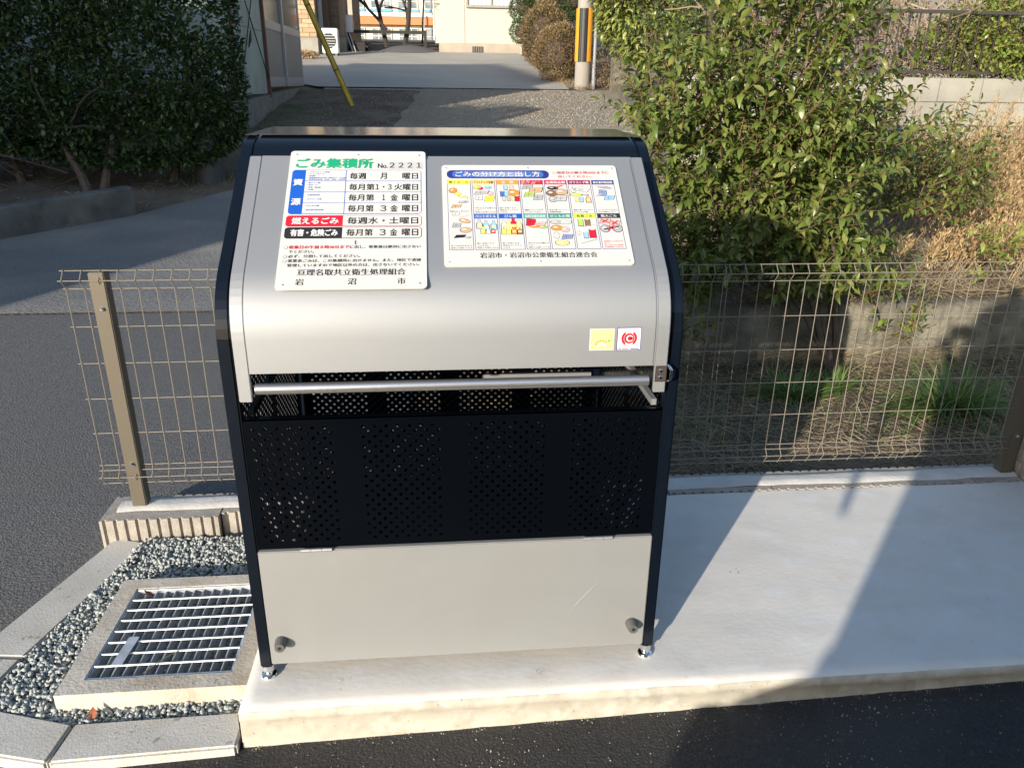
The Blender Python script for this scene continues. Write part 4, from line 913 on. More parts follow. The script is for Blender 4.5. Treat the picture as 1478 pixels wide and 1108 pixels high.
def shell_bush(name, label, cat, base, blobs, n, size, mtl, templ, group=None, jitter=.12, core=None, trunk=None):
    """leaves through the outer shell of several lumps, facing outwards"""
    t = thing(name, label, cat, base, group); P = []; D = []
    wts = np.array([b_[1][0]*b_[1][2] for b_ in blobs]); wts = wts/wts.sum()
    for (c, r), k in zip(blobs, (wts*n).astype(int)):
        v = rng.normal(size=(k, 3)); v /= np.linalg.norm(v, axis=1)[:, None]; rad = 1-np.abs(rng.normal(0, jitter, k))
        lump = np.array([noise.noise(Vector((q*2.6+np.array(c)).tolist())) for q in v]); rad = rad*(1+.16*lump)
        P.append(np.array(c)+v*np.array(r)*rad[:, None]); D.append(v*np.array([1, 1, .9])+rng.normal(0, .55, (k, 3))+np.array([0, 0, .25]))
    P = np.concatenate(P); D = np.concatenate(D)
    scatter('foliage', templ, P, frames(D), rng.uniform(size[0], size[1], len(P)), mtl, t)
    if core:
        cb = MB()
        for c, r in blobs: cb.lathe([(r[0]*core*math.sin(R(a)), -r[2]*core*.93*math.cos(R(a))) for a in range(5, 180, 17)], c, 10)
        cb.build('branches', 'bark', t)['kind'] = 'stuff'
    if trunk:
        tb = MB()
        for pts, r_ in trunk: tb.tube(pts, r_, 6)
        tb.build('trunk', 'bark', t, smooth=True)
    settle(t); return t

# ------------------------------------------------------------------ dark hedge at left
def hedge():
    t = thing('hedge', 'large dark clipped evergreen hedge on bent trunks at the left', 'hedge', (-4.5, 8.0, .3)); N = 66000
    P = []; D = []
    def surf(u):   # u: x position ; returns half depth, z low, z high
        e = sst(0, .9, (-2.30-u)); return .25+.55*e, .98-.38*sst(-2.9, -5.5, u) if False else 0, 0
    while len(P) < N:
        x = random.uniform(-7.6, -2.22); e = math.sqrt(max(0, 1-max(0, 1-(-2.22-x)/.75)**2)); zl = .60+.12*noise.noise(Vector((x*1.8, 0, 0)))+(1-e)*.55; zh = 3.0-(1-e)*.9
        zl -= .14*sst(-4.4, -3.6, x)
        z = random.uniform(zl, zh); dep = .85*e*min(1, .35+(z-zl)/.35); k = random.random()
        y = 8.2-dep*(1-abs(random.gauss(0, .20)))+.12*noise.noise(Vector((x*2, z*2, 4))) if k < .75 else 8.2+random.uniform(-dep, dep*.6)
        if k < .10: z = zl+abs(random.gauss(0, .08))
        if noise.noise(Vector((x*2.3, z*2.3, 11)))+random.uniform(-.25, .6) < -.20: continue
        y += .16*noise.noise(Vector((x*3.4, z*3.4, 2)))
        P.append((x, y, z)); D.append((random.gauss(.0 if x < -2.7 else .7, .6), -.6+random.gauss(0, .5), random.gauss(.25, .55)))
    P = np.array(P); scatter('foliage', LH, P, frames(np.array(D)), rng.uniform(.050, .092, len(P)), 'leafH', t)
    b = MB()
    for x, y, lean in ((-3.75, 7.2, -.35), (-3.62, 7.25, .1), (-3.05, 7.75, .2), (-4.6, 7.6, -.3), (-5.4, 7.9, .2), (-2.85, 8.0, -.1), (-6.2, 7.9, .1)):
        p = Vector((x, y, H(x, y)-.05)); pts = [p, p+Vector((lean*.25, .1, .22)), p+Vector((lean*.8, .25, .5)), p+Vector((lean*1.0, .45, .95)), p+Vector((lean*.8, .55, 1.6))]; b.tube(pts, [.055, .045, .038, .03, .02], 7)
        for q in range(5):
            s_ = pts[2].lerp(pts[3], random.random()); b.tube(curve_pts(s_, (random.gauss(0, .8), random.gauss(-.2, .5), .6), .9, 5, .12), [.018, .015, .012, .010, .008, .006], 4)
    b.build('trunk', 'bark', t, smooth=True)
    b = MB()
    for _ in range(170):
        x = random.uniform(-7, -3.9); b.tube(curve_pts((x, random.uniform(7.3, 8.6), H(x, 8)+random.uniform(0, .28)), (random.gauss(0, 1), random.gauss(0, .4), random.gauss(.2, .4)), random.uniform(.3, .9), 5, .2), random.uniform(.004, .012), 3, caps=False)
    b.build('dead_branches', 'bark', t)['kind'] = 'stuff'
    settle(t)
hedge()
po = MB().lathe([(.150, 0), (.152, .50), (.148, .53), (.12, .585), (.06, .615), (.01, .62)], n=24).build('marker_post', 'oldwall', smooth=True, loc=(-2.62, 7.78, .26)); tag(po, 'short dark grey round-topped concrete cylinder beside the hedge', 'bollard'); po.data.materials[0] = mat('dark_grey_pot', (.055, .058, .065), .6, var=.2, vscale=6)
lw = thing('low_wall', 'short low mossy concrete wall at the roadside in front of the hedge', 'wall', (-3.4, 6, 0))
V = []; Nn = 24; A_, B_ = Vector((-4.6, 4.7)), Vector((-2.93, 6.22)); dr = (B_-A_).normalized(); nr = Vector((-dr.y, dr.x))*.17
for i in range(Nn+1):
    q = A_.lerp(B_, i/Nn); zb = H(q.x, q.y)-.1; zt = H(q.x, q.y)+.265+.008*noise.noise(Vector((i*.7, 0, 0)))
    V += [(q.x, q.y, zb), (q.x+nr.x*.06, q.y+nr.y*.06, zt-.012), (q.x+nr.x*.14, q.y+nr.y*.14, zt), (q.x+nr.x*.92, q.y+nr.y*.92, zt+.003), (q.x+nr.x, q.y+nr.y, zt-.012), (q.x+nr.x, q.y+nr.y, zb)]
F = [(i*6+k, (i+1)*6+k, (i+1)*6+k+1, i*6+k+1) for i in range(Nn) for k in range(5)]+[(0, 1, 2, 3, 4, 5), tuple(Nn*6+k for k in range(5, -1, -1))]
new_obj('wall_face', V, F, 'oldwall', lw); settle(lw)

# ------------------------------------------------------------------ prefab shed
M['shedpanel'] = mat('pale_green_panel', (.30, .36, .33), .6, var=.07, vscale=2, dirt=(.24, .27, .24), dscale=2)
M['rust'] = mat('rust_brown_angle', (.14, .055, .04), .7, var=.2, vscale=12)
M['sash'] = mat('aluminium_sash', (.33, .33, .35), .45, metal=.3)
M['frost'] = mat('frosted_door_panel', (.22, .205, .20), .55, var=.05, vscale=4)
M['glass'] = mat('window_glass', (.05, .06, .065), .08, spec=.8, col2=(.12, .13, .10), vscale=3)
M['cblockd'] = mat('foundation_block', (.20, .185, .165), .92, var=.2, vscale=6, bump=.5, bscale=60)
sh = thing('shed', 'pale green prefabricated shed with cross bracing wires on a block foundation', 'shed', (-4, 13.5, 1.0))
XS = -2.97
for k in range(16):
    ya = 10.6+k*.42; ye = min(ya+.415, 17.2)
    if ye > ya: MB().box((XS-.14, ya, .45), (XS+.03, ye, 1.06+.011*k)).build('foundation_block', 'cblockd', sh)
MB().box((XS-3, 10.62, .5), (XS-.15, 17.0, 1.1)).build('floor', 'barkdark', sh)
for ya, yb in ((9.9, 11.6), (11.65, 13.22)):
    MB().box((XS-.04, ya, 1.15), (XS, yb, 2.14)).build('wall_panel', 'shedpanel', sh); MB().box((XS-.04, ya, 2.148), (XS, yb, 3.4)).build('wall_panel', 'shedpanel', sh)
MB().box((XS-3, 9.9, 1.15), (XS-.05, 9.94, 3.4)).build('wall_panel', 'shedpanel', sh)
MB().box((XS-3, 17.16, 1.1), (XS-.05, 17.2, 3.4)).build('wall_panel', 'shedpanel', sh)
MB().box((XS-3.2, 9.7, 3.4), (XS+.15, 17.4, 3.5)).build('roof', 'rust', sh)
for y in (10.95, 13.3): MB().box((XS-.02, y-.04, 1.08), (XS+.045, y+.04, 3.4)).build('corner_post', 'rust', sh)
MB().box((XS-.02, 17.08, 1.2), (XS+.03, 17.16, 3.4)).build('corner_post', 'dkbrown', sh)
for a, c in (((XS+.03, 11.0, 3.9-.5), (XS+.03, 13.3, 1.35)), ((XS+.03, 13.3, 3.4), (XS+.03, 11.1, 1.2))): MB().tube([a, c], .009, 5).build('brace_wire', 'barkdark', sh)
MB().tube([(XS+.03, 11.95, 1.85), (XS+.04, 12.05, 1.95), (XS+.03, 12.18, 2.1)], [.01, .022, .01], 5).build('turnbuckle', 'barkdark', sh)
for ya, yb, dx in ((13.38, 15.15, 0), (15.05, 17.08, .03)):
    x0 = XS-.02+dx
    b = MB(); b.box((x0, ya, 1.25), (x0+.03, ya+.12, 3.4)); b.box((x0, yb-.12, 1.25), (x0+.03, yb, 3.4)); b.box((x0, ya+.12, 1.25), (x0+.03, yb-.12, 1.42)); b.box((x0, ya+.12, 2.22), (x0+.03, yb-.12, 2.36)); d_ = b.build('sliding_door', 'sash', sh)
    MB().box((x0+.005, ya+.12, 1.42), (x0+.02, yb-.12, 2.22)).build('lower_panel', 'frost', d_); MB().box((x0+.005, ya+.12, 2.36), (x0+.02, yb-.12, 3.4)).build('pane', 'glass', d_)
settle(sh)

# ------------------------------------------------------------------ guy wire guard, utility pole
M['gyel'] = mat('yellow_plastic', (.60, .40, .03), .5, var=.2, vscale=5); M['gblk'] = mat('black_stripe', (.015, .015, .015), .5)
M['polec'] = mat('pole_concrete', (.34, .31, .27), .85, var=.1, vscale=4, bump=.3, bscale=40, dirt=(.25, .22, .18), dscale=2, stretch=(1, 1, .2))
M['amberg'] = mat('orange_yellow_plastic', (.75, .33, .03), .45); M['pvc'] = mat('grey_pvc_pipe', (.26, .27, .29), .5)
gw = thing('guy_wire_guard', 'yellow guard tube with black stripes on a slanting guy wire', 'guy wire', (-1.61, 14.1, .94))
a = Vector((-1.60, 14.1, .92)); c = Vector((-2.62, 14.1, 3.45)); d = (c-a).normalized(); sd = Vector((0, -1, 0)); sx = d.cross(sd)
gw_t = MB().tube([a, c], .052, 14).build('guard_tube', 'gyel', gw, smooth=True)
for k in (-1, 1):
    off = (sd*.6+sx*k*.80).normalized()*.0535
    for q in range(1): MB().tube([a+off, c+off], .006, 5).build('black_stripe', 'gblk', gw)
for f_ in (.25, .68): MB().tube([a+d*f_*2.7, a+d*(f_*2.7+.02)], .056, 14).build('clamp_band', 'dkbrown', gw)
MB().tube([c, c+d*6], .008, 5).build('wire', 'galv', gw); settle(gw)
up_ = thing('utility_pole', 'round concrete utility pole with yellow and black guard strips', 'pole', (3.38, 17.3, 1.2))
px_, py_ = 3.38, 17.3
MB().lathe([(.185, 1.0), (.180, 1.4), (.172, 2.5), (.15, 6), (.12, 10.5)], (px_, py_, 0), 24).build('pole', 'polec', up_, smooth=True)
gb = MB()
for k in range(10):
    a0 = R(200+k*18)
gz0, gz1 = 1.83, 2.93
for k in range(9):
    a0 = R(184+k*20); a1 = R(184+(k+1)*20-3); am = (a0+a1)/2; rr = .19
    V = []
    for z in (gz0, gz1):
        for a_ in (a0, am, a1): V += [(px_+rr*math.cos(a_), py_+rr*math.sin(a_), z), (px_+(rr+.012)*math.cos(a_), py_+(rr+.012)*math.sin(a_), z)]
    F = [(0, 1, 7, 6), (4, 10, 11, 5), (1, 3, 9, 7), (3, 5, 11, 9), (0, 6, 8, 2), (2, 8, 10, 4), (6, 7, 9, 11, 10, 8), (0, 2, 4, 5, 3, 1)]
    new_obj('guard_strip', V, F, 'amberg' if k in (0, 1, 5, 6) or k == 8 else 'gblk', up_)
for q in range(2): MB().tube([(px_+.26+q*.02, py_-.02+q*.1, 1.2), (px_+.25+q*.02, py_-.02+q*.1, 5)], .045, 10).build('conduit', 'pvc', up_, smooth=True)
settle(up_)
MB_p = MB().box((3.93, 16.5, 1.0), (4.30, 16.85, 1.92)).build('gate_pillar', 'bankwall', bevel=.01); tag(MB_p, 'stubby concrete gate pillar beside the utility pole under the leafy hedge', 'pillar')

# ------------------------------------------------------------------ shrubs and trees by the driveway
shell_bush('aucuba_hedge', 'tall yellow green broad-leaved hedge right of the utility pole', 'hedge', (4.3, 14.6, 1.1), [((4.25, 14.9, 2.75), (1.05, .7, .95)), ((3.75, 14.8, 3.0), (.62, .6, .8)), ((5.0, 14.9, 2.6), (.9, .7, .9)), ((4.3, 14.6, 2.2), (.75, .5, .5)), ((4.6, 15, 3.6), (1.2, .7, .7))], 9000, (.13, .21), 'leafY', [leaf_t(.19, .05, .2), leaf_t(.17, .03, .3)], core=.5)
shell_bush('nandina', 'small reddish brown shrub at the foot of the utility pole', 'shrub', (3.78, 16.9, 1.2), [((3.78, 16.95, 1.75), (.28, .25, .5)), ((3.9, 16.9, 1.5), (.2, .2, .3))], 900, (.03, .06), 'leafB', [leaf4()], jitter=.4)
shell_bush('nandina', 'rusty brown and green shrub under the broad-leaved hedge', 'shrub', (4.5, 13.2, 1.0), [((4.35, 13.2, 1.35), (.55, .35, .42)), ((5.0, 13, 1.4), (.5, .35, .4))], 2600, (.03, .065), 'leafB', [leaf4()], jitter=.4)
shell_bush('round_shrub', 'rounded brown azalea shrub nearest the utility pole', 'shrub', (2.95, 18.4, 1.4), [((2.98, 18.6, 2.02), (.60, .6, .66)), ((3.1, 18.9, 2.2), (.5, .5, .55))], 16000, (.03, .06), 'leafB', [leaf4(.28)], 'round shrubs beside the driveway', jitter=.12, core=.60)
shell_bush('round_shrub', 'rounded brown azalea shrub behind the nearer one', 'shrub', (2.75, 20.6, 1.6), [((2.95, 20.8, 2.55), (.68, .6, .85))], 13000, (.03, .065), 'leafB', [leaf4(.28)], 'round shrubs beside the driveway', jitter=.12, core=.60)
shell_bush('clipped_pine', 'cloud-pruned dark green pine beside the white house', 'tree', (3.5, 25, 2.1), [((3.0, 25, 4.3), (.75, .7, .5)), ((3.9, 25, 4.5), (1.0, .7, .55)), ((2.85, 24.8, 3.5), (.52, .5, .42)), ((3.5, 24.6, 3.75), (.75, .6, .42)), ((2.72, 24.7, 2.85), (.36, .4, .35)), ((3.35, 24.2, 3.1), (.5, .45, .38)), ((3.4, 23.6, 2.6), (.4, .4, .35)), ((4.2, 24.6, 3.7), (.8, .6, .5))], 42000, (.04, .09), 'leafP', [leaf4(.2)], jitter=.10, core=.6, trunk=[([(3.2, 25, 2.0), (3.0, 25, 2.9), (3.3, 25, 4.2)], [.09, .08, .05])])
shell_bush('low_shrub', 'small green mound at the foot of the clipped pine', 'shrub', (3.0, 23.0, 2.0), [((3.02, 23.0, 2.15), (.25, .25, .22))], 1500, (.03, .06), 'leafP', [leaf4(.2)], core=.8)
litter('dry_grass', 'brown grass strip along the driveway edge by the round shrubs', 3500, (2.95, 3.6, 17, 22), (.06, .16), up=.7, zo=.03, wide=2)
def bare_tree(x, y, z, label, trunks):
    t = thing('bare_tree', label, 'tree', (x, y, z)); tb = MB(); bb = MB()
    def grow(p, d, L, r, depth):
        pts = curve_pts(p, d, L, 4, .10, -.02); (tb if depth == 0 else bb).tube(pts, [r, r*.9, r*.8, r*.72, r*.65], 6 if depth < 2 else 4, caps=False)
        if depth < 4:
            for _ in range(random.choice((2, 3, 3))):
                q = pts[random.choice((2, 3, 4))]; dd = (pts[-1]-pts[0]).normalized()+Vector((random.gauss(0, .6), random.gauss(0, .5), random.gauss(.05, .35))); grow(q, dd, L*random.uniform(.55, .8), r*.55, depth+1)
    for p, d, L, r in trunks: grow(Vector(p), Vector(d), L, r, 0)
    tb.build('trunk', 'barkdark', t, smooth=True); bb.build('branches', 'barkdark', t); settle(t)
bare_tree(-1.3, 28, 2.3, 'bare dark tree with forking trunks in front of the school', [((-1.6, 28, 2.2), (-.05, 0, 1), 1.9, .10), ((-1.1, 28, 2.2), (.15, 0, 1), 2.1, .11), ((-1.65, 28, 3.0), (-.8, 0, .7), 1.7, .06)])
bare_tree(-.4, 30, 2.4, 'slim bare sapling right of the forking tree', [((-.5, 30, 2.3), (.02, 0, 1), 2.2, .05)])
mo_ = MB().lathe([(1.3, 0), (1.0, .14), (.6, .27), (.1, .33)], (-.9, 27.9, 2.2), 18); mo_ = mo_.build('soil_mound', 'asph', smooth=True); tag(mo_, 'low dark mound of soil at the foot of the bare tree', 'mound')
rg = thing('pipe_railing', 'dark pipe railing closing the far end of the driveway', 'railing', (-1.5, 27.6, 2.3))
MB().box((-3.0, 27.55, 2.86), (-.28, 27.62, 2.96)).build('rail', 'barkdark', rg); MB().box((-3.0, 27.57, 2.52), (.1, 27.60, 2.55)).build('rail', 'barkdark', rg)
for x in (-2.9, -.32): MB().box((x-.05, 27.54, 2.1), (x+.05, 27.63, 2.98)).build('railing_post', 'barkdark', rg)
settle(rg)

# ------------------------------------------------------------------ white house
M['plaster'] = mat('cream_plaster', (.50, .475, .40), .85, var=.03, vscale=1); M['found'] = mat('beige_foundation', (.40, .34, .27), .9, var=.1, vscale=3)
M['curtain'] = mat('lace_curtain', (.62, .60, .58), .9, var=.15, vscale=9, stretch=(3, 1, .2)); M['winframe'] = mat('grey_window_frame', (.22, .20, .18), .4); M['winframe2'] = mat('bronze_window_frame', (.30, .28, .24), .4)
wh = thing('white_house', 'cream plastered house with a curtained window at the end of the driveway', 'house', (1.5, 30, 2.2))
MB().box((.20, 27.6, 2.6), (2.95, 36, 8.2)).build('wall', 'plaster', wh); MB().box((.02, 27.95, 2.6), (.2, 36, 8.2)).build('wall', 'plaster', wh)
MB().box((.15, 27.56, 2.1), (3.0, 36, 2.595)).build('foundation', 'found', wh)
b = MB(); b.box((1.035, 27.585, 2.6), (1.05, 27.6, 8.2)); b.build('wall_joint', 'winframe2', wh)
MB().box((-.3, 26.9, 8.2), (3.5, 36.6, 8.35)).build('roof', 'winframe', wh)
vn = MB().box((1.30, 27.54, 2.30), (1.68, 27.558, 2.50)).build('vent', 'gblk', wh)
for k in range(6): MB().box((1.32+k*.062, 27.53, 2.31), (1.335+k*.062, 27.54, 2.49)).build('vent_bar', 'found', vn)
b = MB(); ring(b, 1.10, 2.85, 27.0, 27.0, 0, 0, 0, 0, 0, 0) if False else None
wn = MB(); wn.box((1.10, 27.50, 3.72), (2.85, 27.6, 3.80)); wn.box((1.10, 27.52, 3.80), (1.16, 27.6, 5.6)); wn.box((2.79, 27.52, 3.80), (2.85, 27.6, 5.6)); wn.box((1.94, 27.53, 3.80), (2.0, 27.6, 5.6)); wn = wn.build('window', 'winframe2', wh)
cu = MB(); V, F = grid(np.linspace(1.16, 2.79, 60).tolist(), [3.80, 5.6], lambda x, y: 0); cu.add([(x, 27.585+.012*math.sin(x*42)+.006*math.sin(x*97), y) for x, y, _ in V], F).build('curtain', 'curtain', wn)
settle(wh)
dp = MB().tube([(3.02, 27.5, 2.2), (3.02, 27.5, 8)], .04, 8).build('drain_pipe', 'winframe2', smooth=True); tag(dp, 'thin brown downpipe at the right corner of the cream house', 'pipe')

# ------------------------------------------------------------------ brick house
M['brickl'] = mat('light_brick', (.46, .32, .20), .85, island=[(.40, .28, .17), (.52, .37, .23), (.46, .31, .18), (.34, .23, .14)]); M['bricks'] = mat('siding_brick', (.34, .25, .18), .85, island=[(.26, .19, .14), (.33, .25, .18), (.30, .22, .15)]); M['brickd'] = mat('dark_brick', (.12, .08, .06), .85, island=[(.09, .06, .045), (.13, .09, .065), (.11, .075, .055)]); M['joint'] = mat('brick_joint', (.20, .15, .11), .95); M['cream'] = mat('ac_case', (.62, .62, .58), .5)
bhs = thing('brick_house', 'brick clad house with an outdoor air conditioner left of the driveway', 'house', (-5, 27, 2.1))
def bricks(x0, x1, y, z0, z1, mtl, bw_, bh_, face='y', single=False):
    b = MB(); r_ = 0; z = z0
    while z < z1-.01:
        x = x0-(bw_/2 if r_ % 2 else 0)
        while x < x1:
            a, c = max(x, x0)+.008, min(x+bw_, x1)-.008
            if c > a:
                if single: MB().box((a, y-.012+random.uniform(-.003, .003), z+.008), (c, y, min(z+bh_, z1)-.008)).build('brick', mtl, bhs)
                elif face == 'y': b.box((a, y-.012, z+.008), (c, y, min(z+bh_, z1)-.008))
                else: b.box((y, a, z+.008), (y+.012, c, min(z+bh_, z1)-.008))
            x += bw_
        z += bh_; r_ += 1
    if b.v: o = b.build('brickwork', mtl, bhs); o['kind'] = 'stuff'
MB().box((-9, 25.52, 2.5), (-3.72, 30, 7.5)).build('wall', 'joint', bhs); bricks(-5.2, -3.72, 25.518, 2.62, 5.2, 'brickl', .42, .13, single=True)
MB().box((-9, 25.50, 1.95), (-3.70, 30, 2.60)).build('foundation', 'cblock', bhs)
MB().box((-3.72, 26.3, 2.1), (-3.42, 30, 7.5)).build('wall', 'brickd', bhs)
MB().box((-3.42, 26.7, 2.7), (-2.98, 33, 7.5)).build('wall', 'joint', bhs); bricks(-3.42, -3.10, 26.698, 2.72, 5.2, 'brickd', .42, .13); bricks(26.75, 33, -2.979, 2.72, 5.2, 'bricks', .42, .13, 'x')
MB().box((-3.42, 26.66, 2.0), (-2.94, 33, 2.69)).build('foundation', 'cblockd', bhs)
MB().box((-3.76, 25.9, 2.2), (-3.70, 25.96, 7.4)).build('drain_pipe', 'barkdark', bhs); MB().box((-3.72, 26.25, 2.2), (-3.60, 26.29, 7.4)).build('door_frame', 'sash', bhs)
wf = MB().box((-2.99, 27.6, 3.35), (-2.93, 29.4, 5.0)).build('window', 'winframe', bhs); MB().box((-2.93, 27.7, 3.45), (-2.92, 29.3, 5.0)).build('pane', 'glass', wf)
MB().box((-9.4, 24.9, 7.5), (-2.6, 33.4, 7.7)).build('roof', 'winframe', bhs)
settle(bhs)
ac = thing('air_conditioner', 'white outdoor air conditioner unit against the brick house', 'air conditioner', (-3.3, 25.1, 2.1))
MB().box((-3.52, 25.05, 2.14), (-3.02, 25.45, 2.86)).build('casing', 'cream', ac, bevel=.02)
gr = MB().lathe([(.22, 0), (.22, .01), (.02, .015)], n=20, T=Matrix.Translation((-3.30, 25.05, 2.50)) @ Matrix.Rotation(R(90), 4, 'X')).build('fan_grille', 'gblk', ac)
for k in range(7): MB().box((-3.50, 25.03, 2.26+k*.075), (-3.10, 25.036, 2.275+k*.075)).build('grille_bar', 'cream', ac)
for x in (-3.45, -3.1): MB().box((x-.03, 25.05, 2.02), (x+.03, 25.45, 2.14)).build('foot', 'cblockd', ac)
MB().box((-3.015, 25.1, 2.3), (-3.005, 25.4, 2.8)).build('side_vent', 'sash', ac); settle(ac)
eb = MB().box((-2.97, 27.0, 2.85), (-2.72, 27.35, 3.38)).build('meter_box', 'sash', bevel=.01); tag(eb, 'grey wall box on the corner of the brick house', 'box')
ld = MB().tube([(-2.7, 26.8, 2.1), (-2.95, 27.0, 2.85)], .02, 5); ld.tube([(-2.6, 26.8, 2.1), (-2.85, 27.0, 2.85)], .02, 5); ld = ld.build('leaning_poles', 'sash'); tag(ld, 'two thin grey poles leaning on the brick house corner', 'pole'); ld['kind'] = 'stuff'
cp = MB().box((-2.75, 27.0, 2.1), (-2.35, 28.2, 2.55)); cp.add([(-2.78, 26.95, 2.55), (-2.25, 26.95, 2.38), (-2.25, 28.3, 2.38), (-2.78, 28.3, 2.55), (-2.78, 26.95, 2.60), (-2.25, 26.95, 2.43), (-2.25, 28.3, 2.43), (-2.78, 28.3, 2.60)], [(0, 3, 2, 1), (4, 5, 6, 7), (0, 1, 5, 4), (1, 2, 6, 5), (2, 3, 7, 6), (3, 0, 4, 7)]); cp = cp.build('storage_box', 'barkdark'); tag(cp, 'dark low lean-to box behind the brick house corner', 'box')
vv = MB().box((-4.25, 24.6, 2.02), (-3.95, 24.9, 2.16)); vv = vv.build('step_stone', 'cblockd', bevel=.01); tag(vv, 'small grey step block in front of the brick house', 'block')
shell_bush('dead_shrub', 'tiny dry brown plant on the driveway edge by the brick house', 'plant', (-3.85, 23.9, 2.0), [((-3.85, 23.9, 2.05), (.4, .2, .1))], 500, (.05, .12), 'reed', [leaf4(.2)], jitter=.5)

# ------------------------------------------------------------------ school across the field
M['schw'] = mat('cream_school_wall', (.58, .52, .42), .85, var=.03, vscale=.4); M['scho'] = mat('orange_band', (.52, .20, .08), .8); M['schb'] = mat('blue_sill', (.12, .35, .55), .6); M['schg'] = mat('school_glass', (.10, .12, .13), .15, spec=.8, col2=(.28, .30, .32), vscale=.8); M['whitef'] = mat('white_sash', (.65, .65, .63), .5)
sc_ = thing('school', 'long cream school building with orange bands and blue window sills', 'building', (0, 98, 4.5))
MB().box((-22, 98, 2), (34, 108, 20)).build('wall', 'schw', sc_)
for z in (7.3, 10.9, 14.5): MB().box((-22, 97.2, z), (34, 98, z+.85)).build('orange_band', 'scho', sc_); MB().box((-22, 97.1, z+.85), (34, 98, z+.98)).build('band_cap', 'whitef', sc_)
wproto = None
def sch_window(x, z, h):
    b = MB()
    b.box((x, 97.86, z), (x+2.3, 97.99, z+.08)); b.box((x, 97.86, z+h-.08), (x+2.3, 97.99, z+h)); b.box((x, 97.86, z+h*.45), (x+2.3, 97.99, z+h*.45+.07))
    for q in (0, .74, 1.48, 2.22): b.box((x+q, 97.85, z), (x+q+.08, 97.99, z+h))
    w_ = b.build('window', 'whitef', sc_); MB().box((x+.05, 97.93, z+.05), (x+2.25, 97.98, z+h-.05)).build('pane', 'schg', w_)
    return w_
for i, x in enumerate(np.arange(-13.4, 26, 3.1)):
    if 1.5 < x < 12: continue
    sch_window(x, 9.0, 1.7); sch_window(x, 12.6, 1.7); sch_window(x, 5.3, 1.7)
    MB().box((x-.05, 97.80, 8.72), (x+2.4, 97.99, 8.97)).build('blue_sill', 'schb', sc_); MB().box((x-.05, 97.80, 12.3), (x+2.4, 97.99, 12.55)).build('blue_sill', 'schb', sc_)
MB().box((-22, 97.6, 4.2), (34, 97.99, 5.2)).build('base_band', 'brickl', sc_)
for x in (-1.15, .05): MB().tube([(x, 96.6, 3), (x, 96.6, 20)], .09, 6).build('pipe', 'whitef', sc_)
settle(sc_)
# grey house behind the privet bush and right-hand background
M['siding'] = mat('grey_brown_siding', (.20, .18, .16), .7, var=.1, vscale=4); M['roofo'] = mat('orange_roof_tile', (.42, .17, .08), .8, var=.15, vscale=6)
gh = thing('grey_house', 'grey brown house with slatted shutters behind the bushes', 'house', (8, 16, 1.2))
MB().box((5.35, 16, 1.0), (20, 24, 8)).build('wall', 'siding', gh)
MB().box((4.9, 15.6, 8), (20.5, 24.5, 8.2)).build('roof', 'winframe', gh)
sd_ = MB().box((5.45, 15.93, 1.6), (6.6, 15.99, 4.2)).build('shutter', 'winframe', gh)
for k in range(22): MB().box((5.5, 15.91, 1.65+k*.115), (6.55, 15.93, 1.73+k*.115)).build('slat', 'siding', sd_)
for k in range(40): MB().box((5.36, 15.975, 1.1+k*.17), (5.44, 15.999, 1.25+k*.17)).build('board', 'siding', gh)
settle(gh)
rh = thing('far_house', 'far house with an orange tiled roof glimpsed between pine and pole', 'house', (6.6, 40, 3))
MB().box((5.2, 40, 2.6), (12, 48, 4.75)).build('wall', 'plaster', rh); MB().prism([(39.2, 4.75), (48.8, 4.75), (44, 7.6)], 4.7, 12.4).build('roof', 'roofo', rh); settle(rh)
for k in range(12):
    cx, cy = (9+k*3.2, 30+random.uniform(-1, 1)) if k < 7 else (-22+(k-7)*3.0, 24+random.uniform(-1, 1))
    shell_bush('evergreen_tree', 'distant round evergreen tree behind the houses and shed', 'tree', (cx, cy, 2), [((cx, cy, 4.8), (2.2, 1.6, 2.8))], 1300, (.2, .4), 'leafH', [leaf4(.3)], 'distant evergreen trees behind the houses', core=.85, trunk=[([(cx, cy, 1.8), (cx, cy, 4)], [.2, .14])])
# gravel thrown on the drive
P = []
while len(P) < 5200:
    y = random.uniform(9.5, 16.7); x = random.uniform(-2.3, 3.6)
    if x < -.5 and random.random() < .8: continue
    P.append((x, y, H(x, y)+.014))
P = np.array(P); n = len(P); scatter('loose_gravel', STT[:3], P, rand_rot(n), rng.uniform(.008, .018, (n, 1))*rng.uniform(.6, 1.2, (n, 3)), 'stone2')
P = []
while len(P) < 260:
    y = -.12-abs(random.gauss(0, .25)); x = random.uniform(-1.3, 1.8); P.append((x, y, ZR(x, y)+.001))
P = np.array(P); n = len(P); scatter('road_grit', STT[:3], P, rand_rot(n), rng.uniform(.0006, .0026, (n, 1))*rng.uniform(.6, 1.2, (n, 3)), 'stone2')

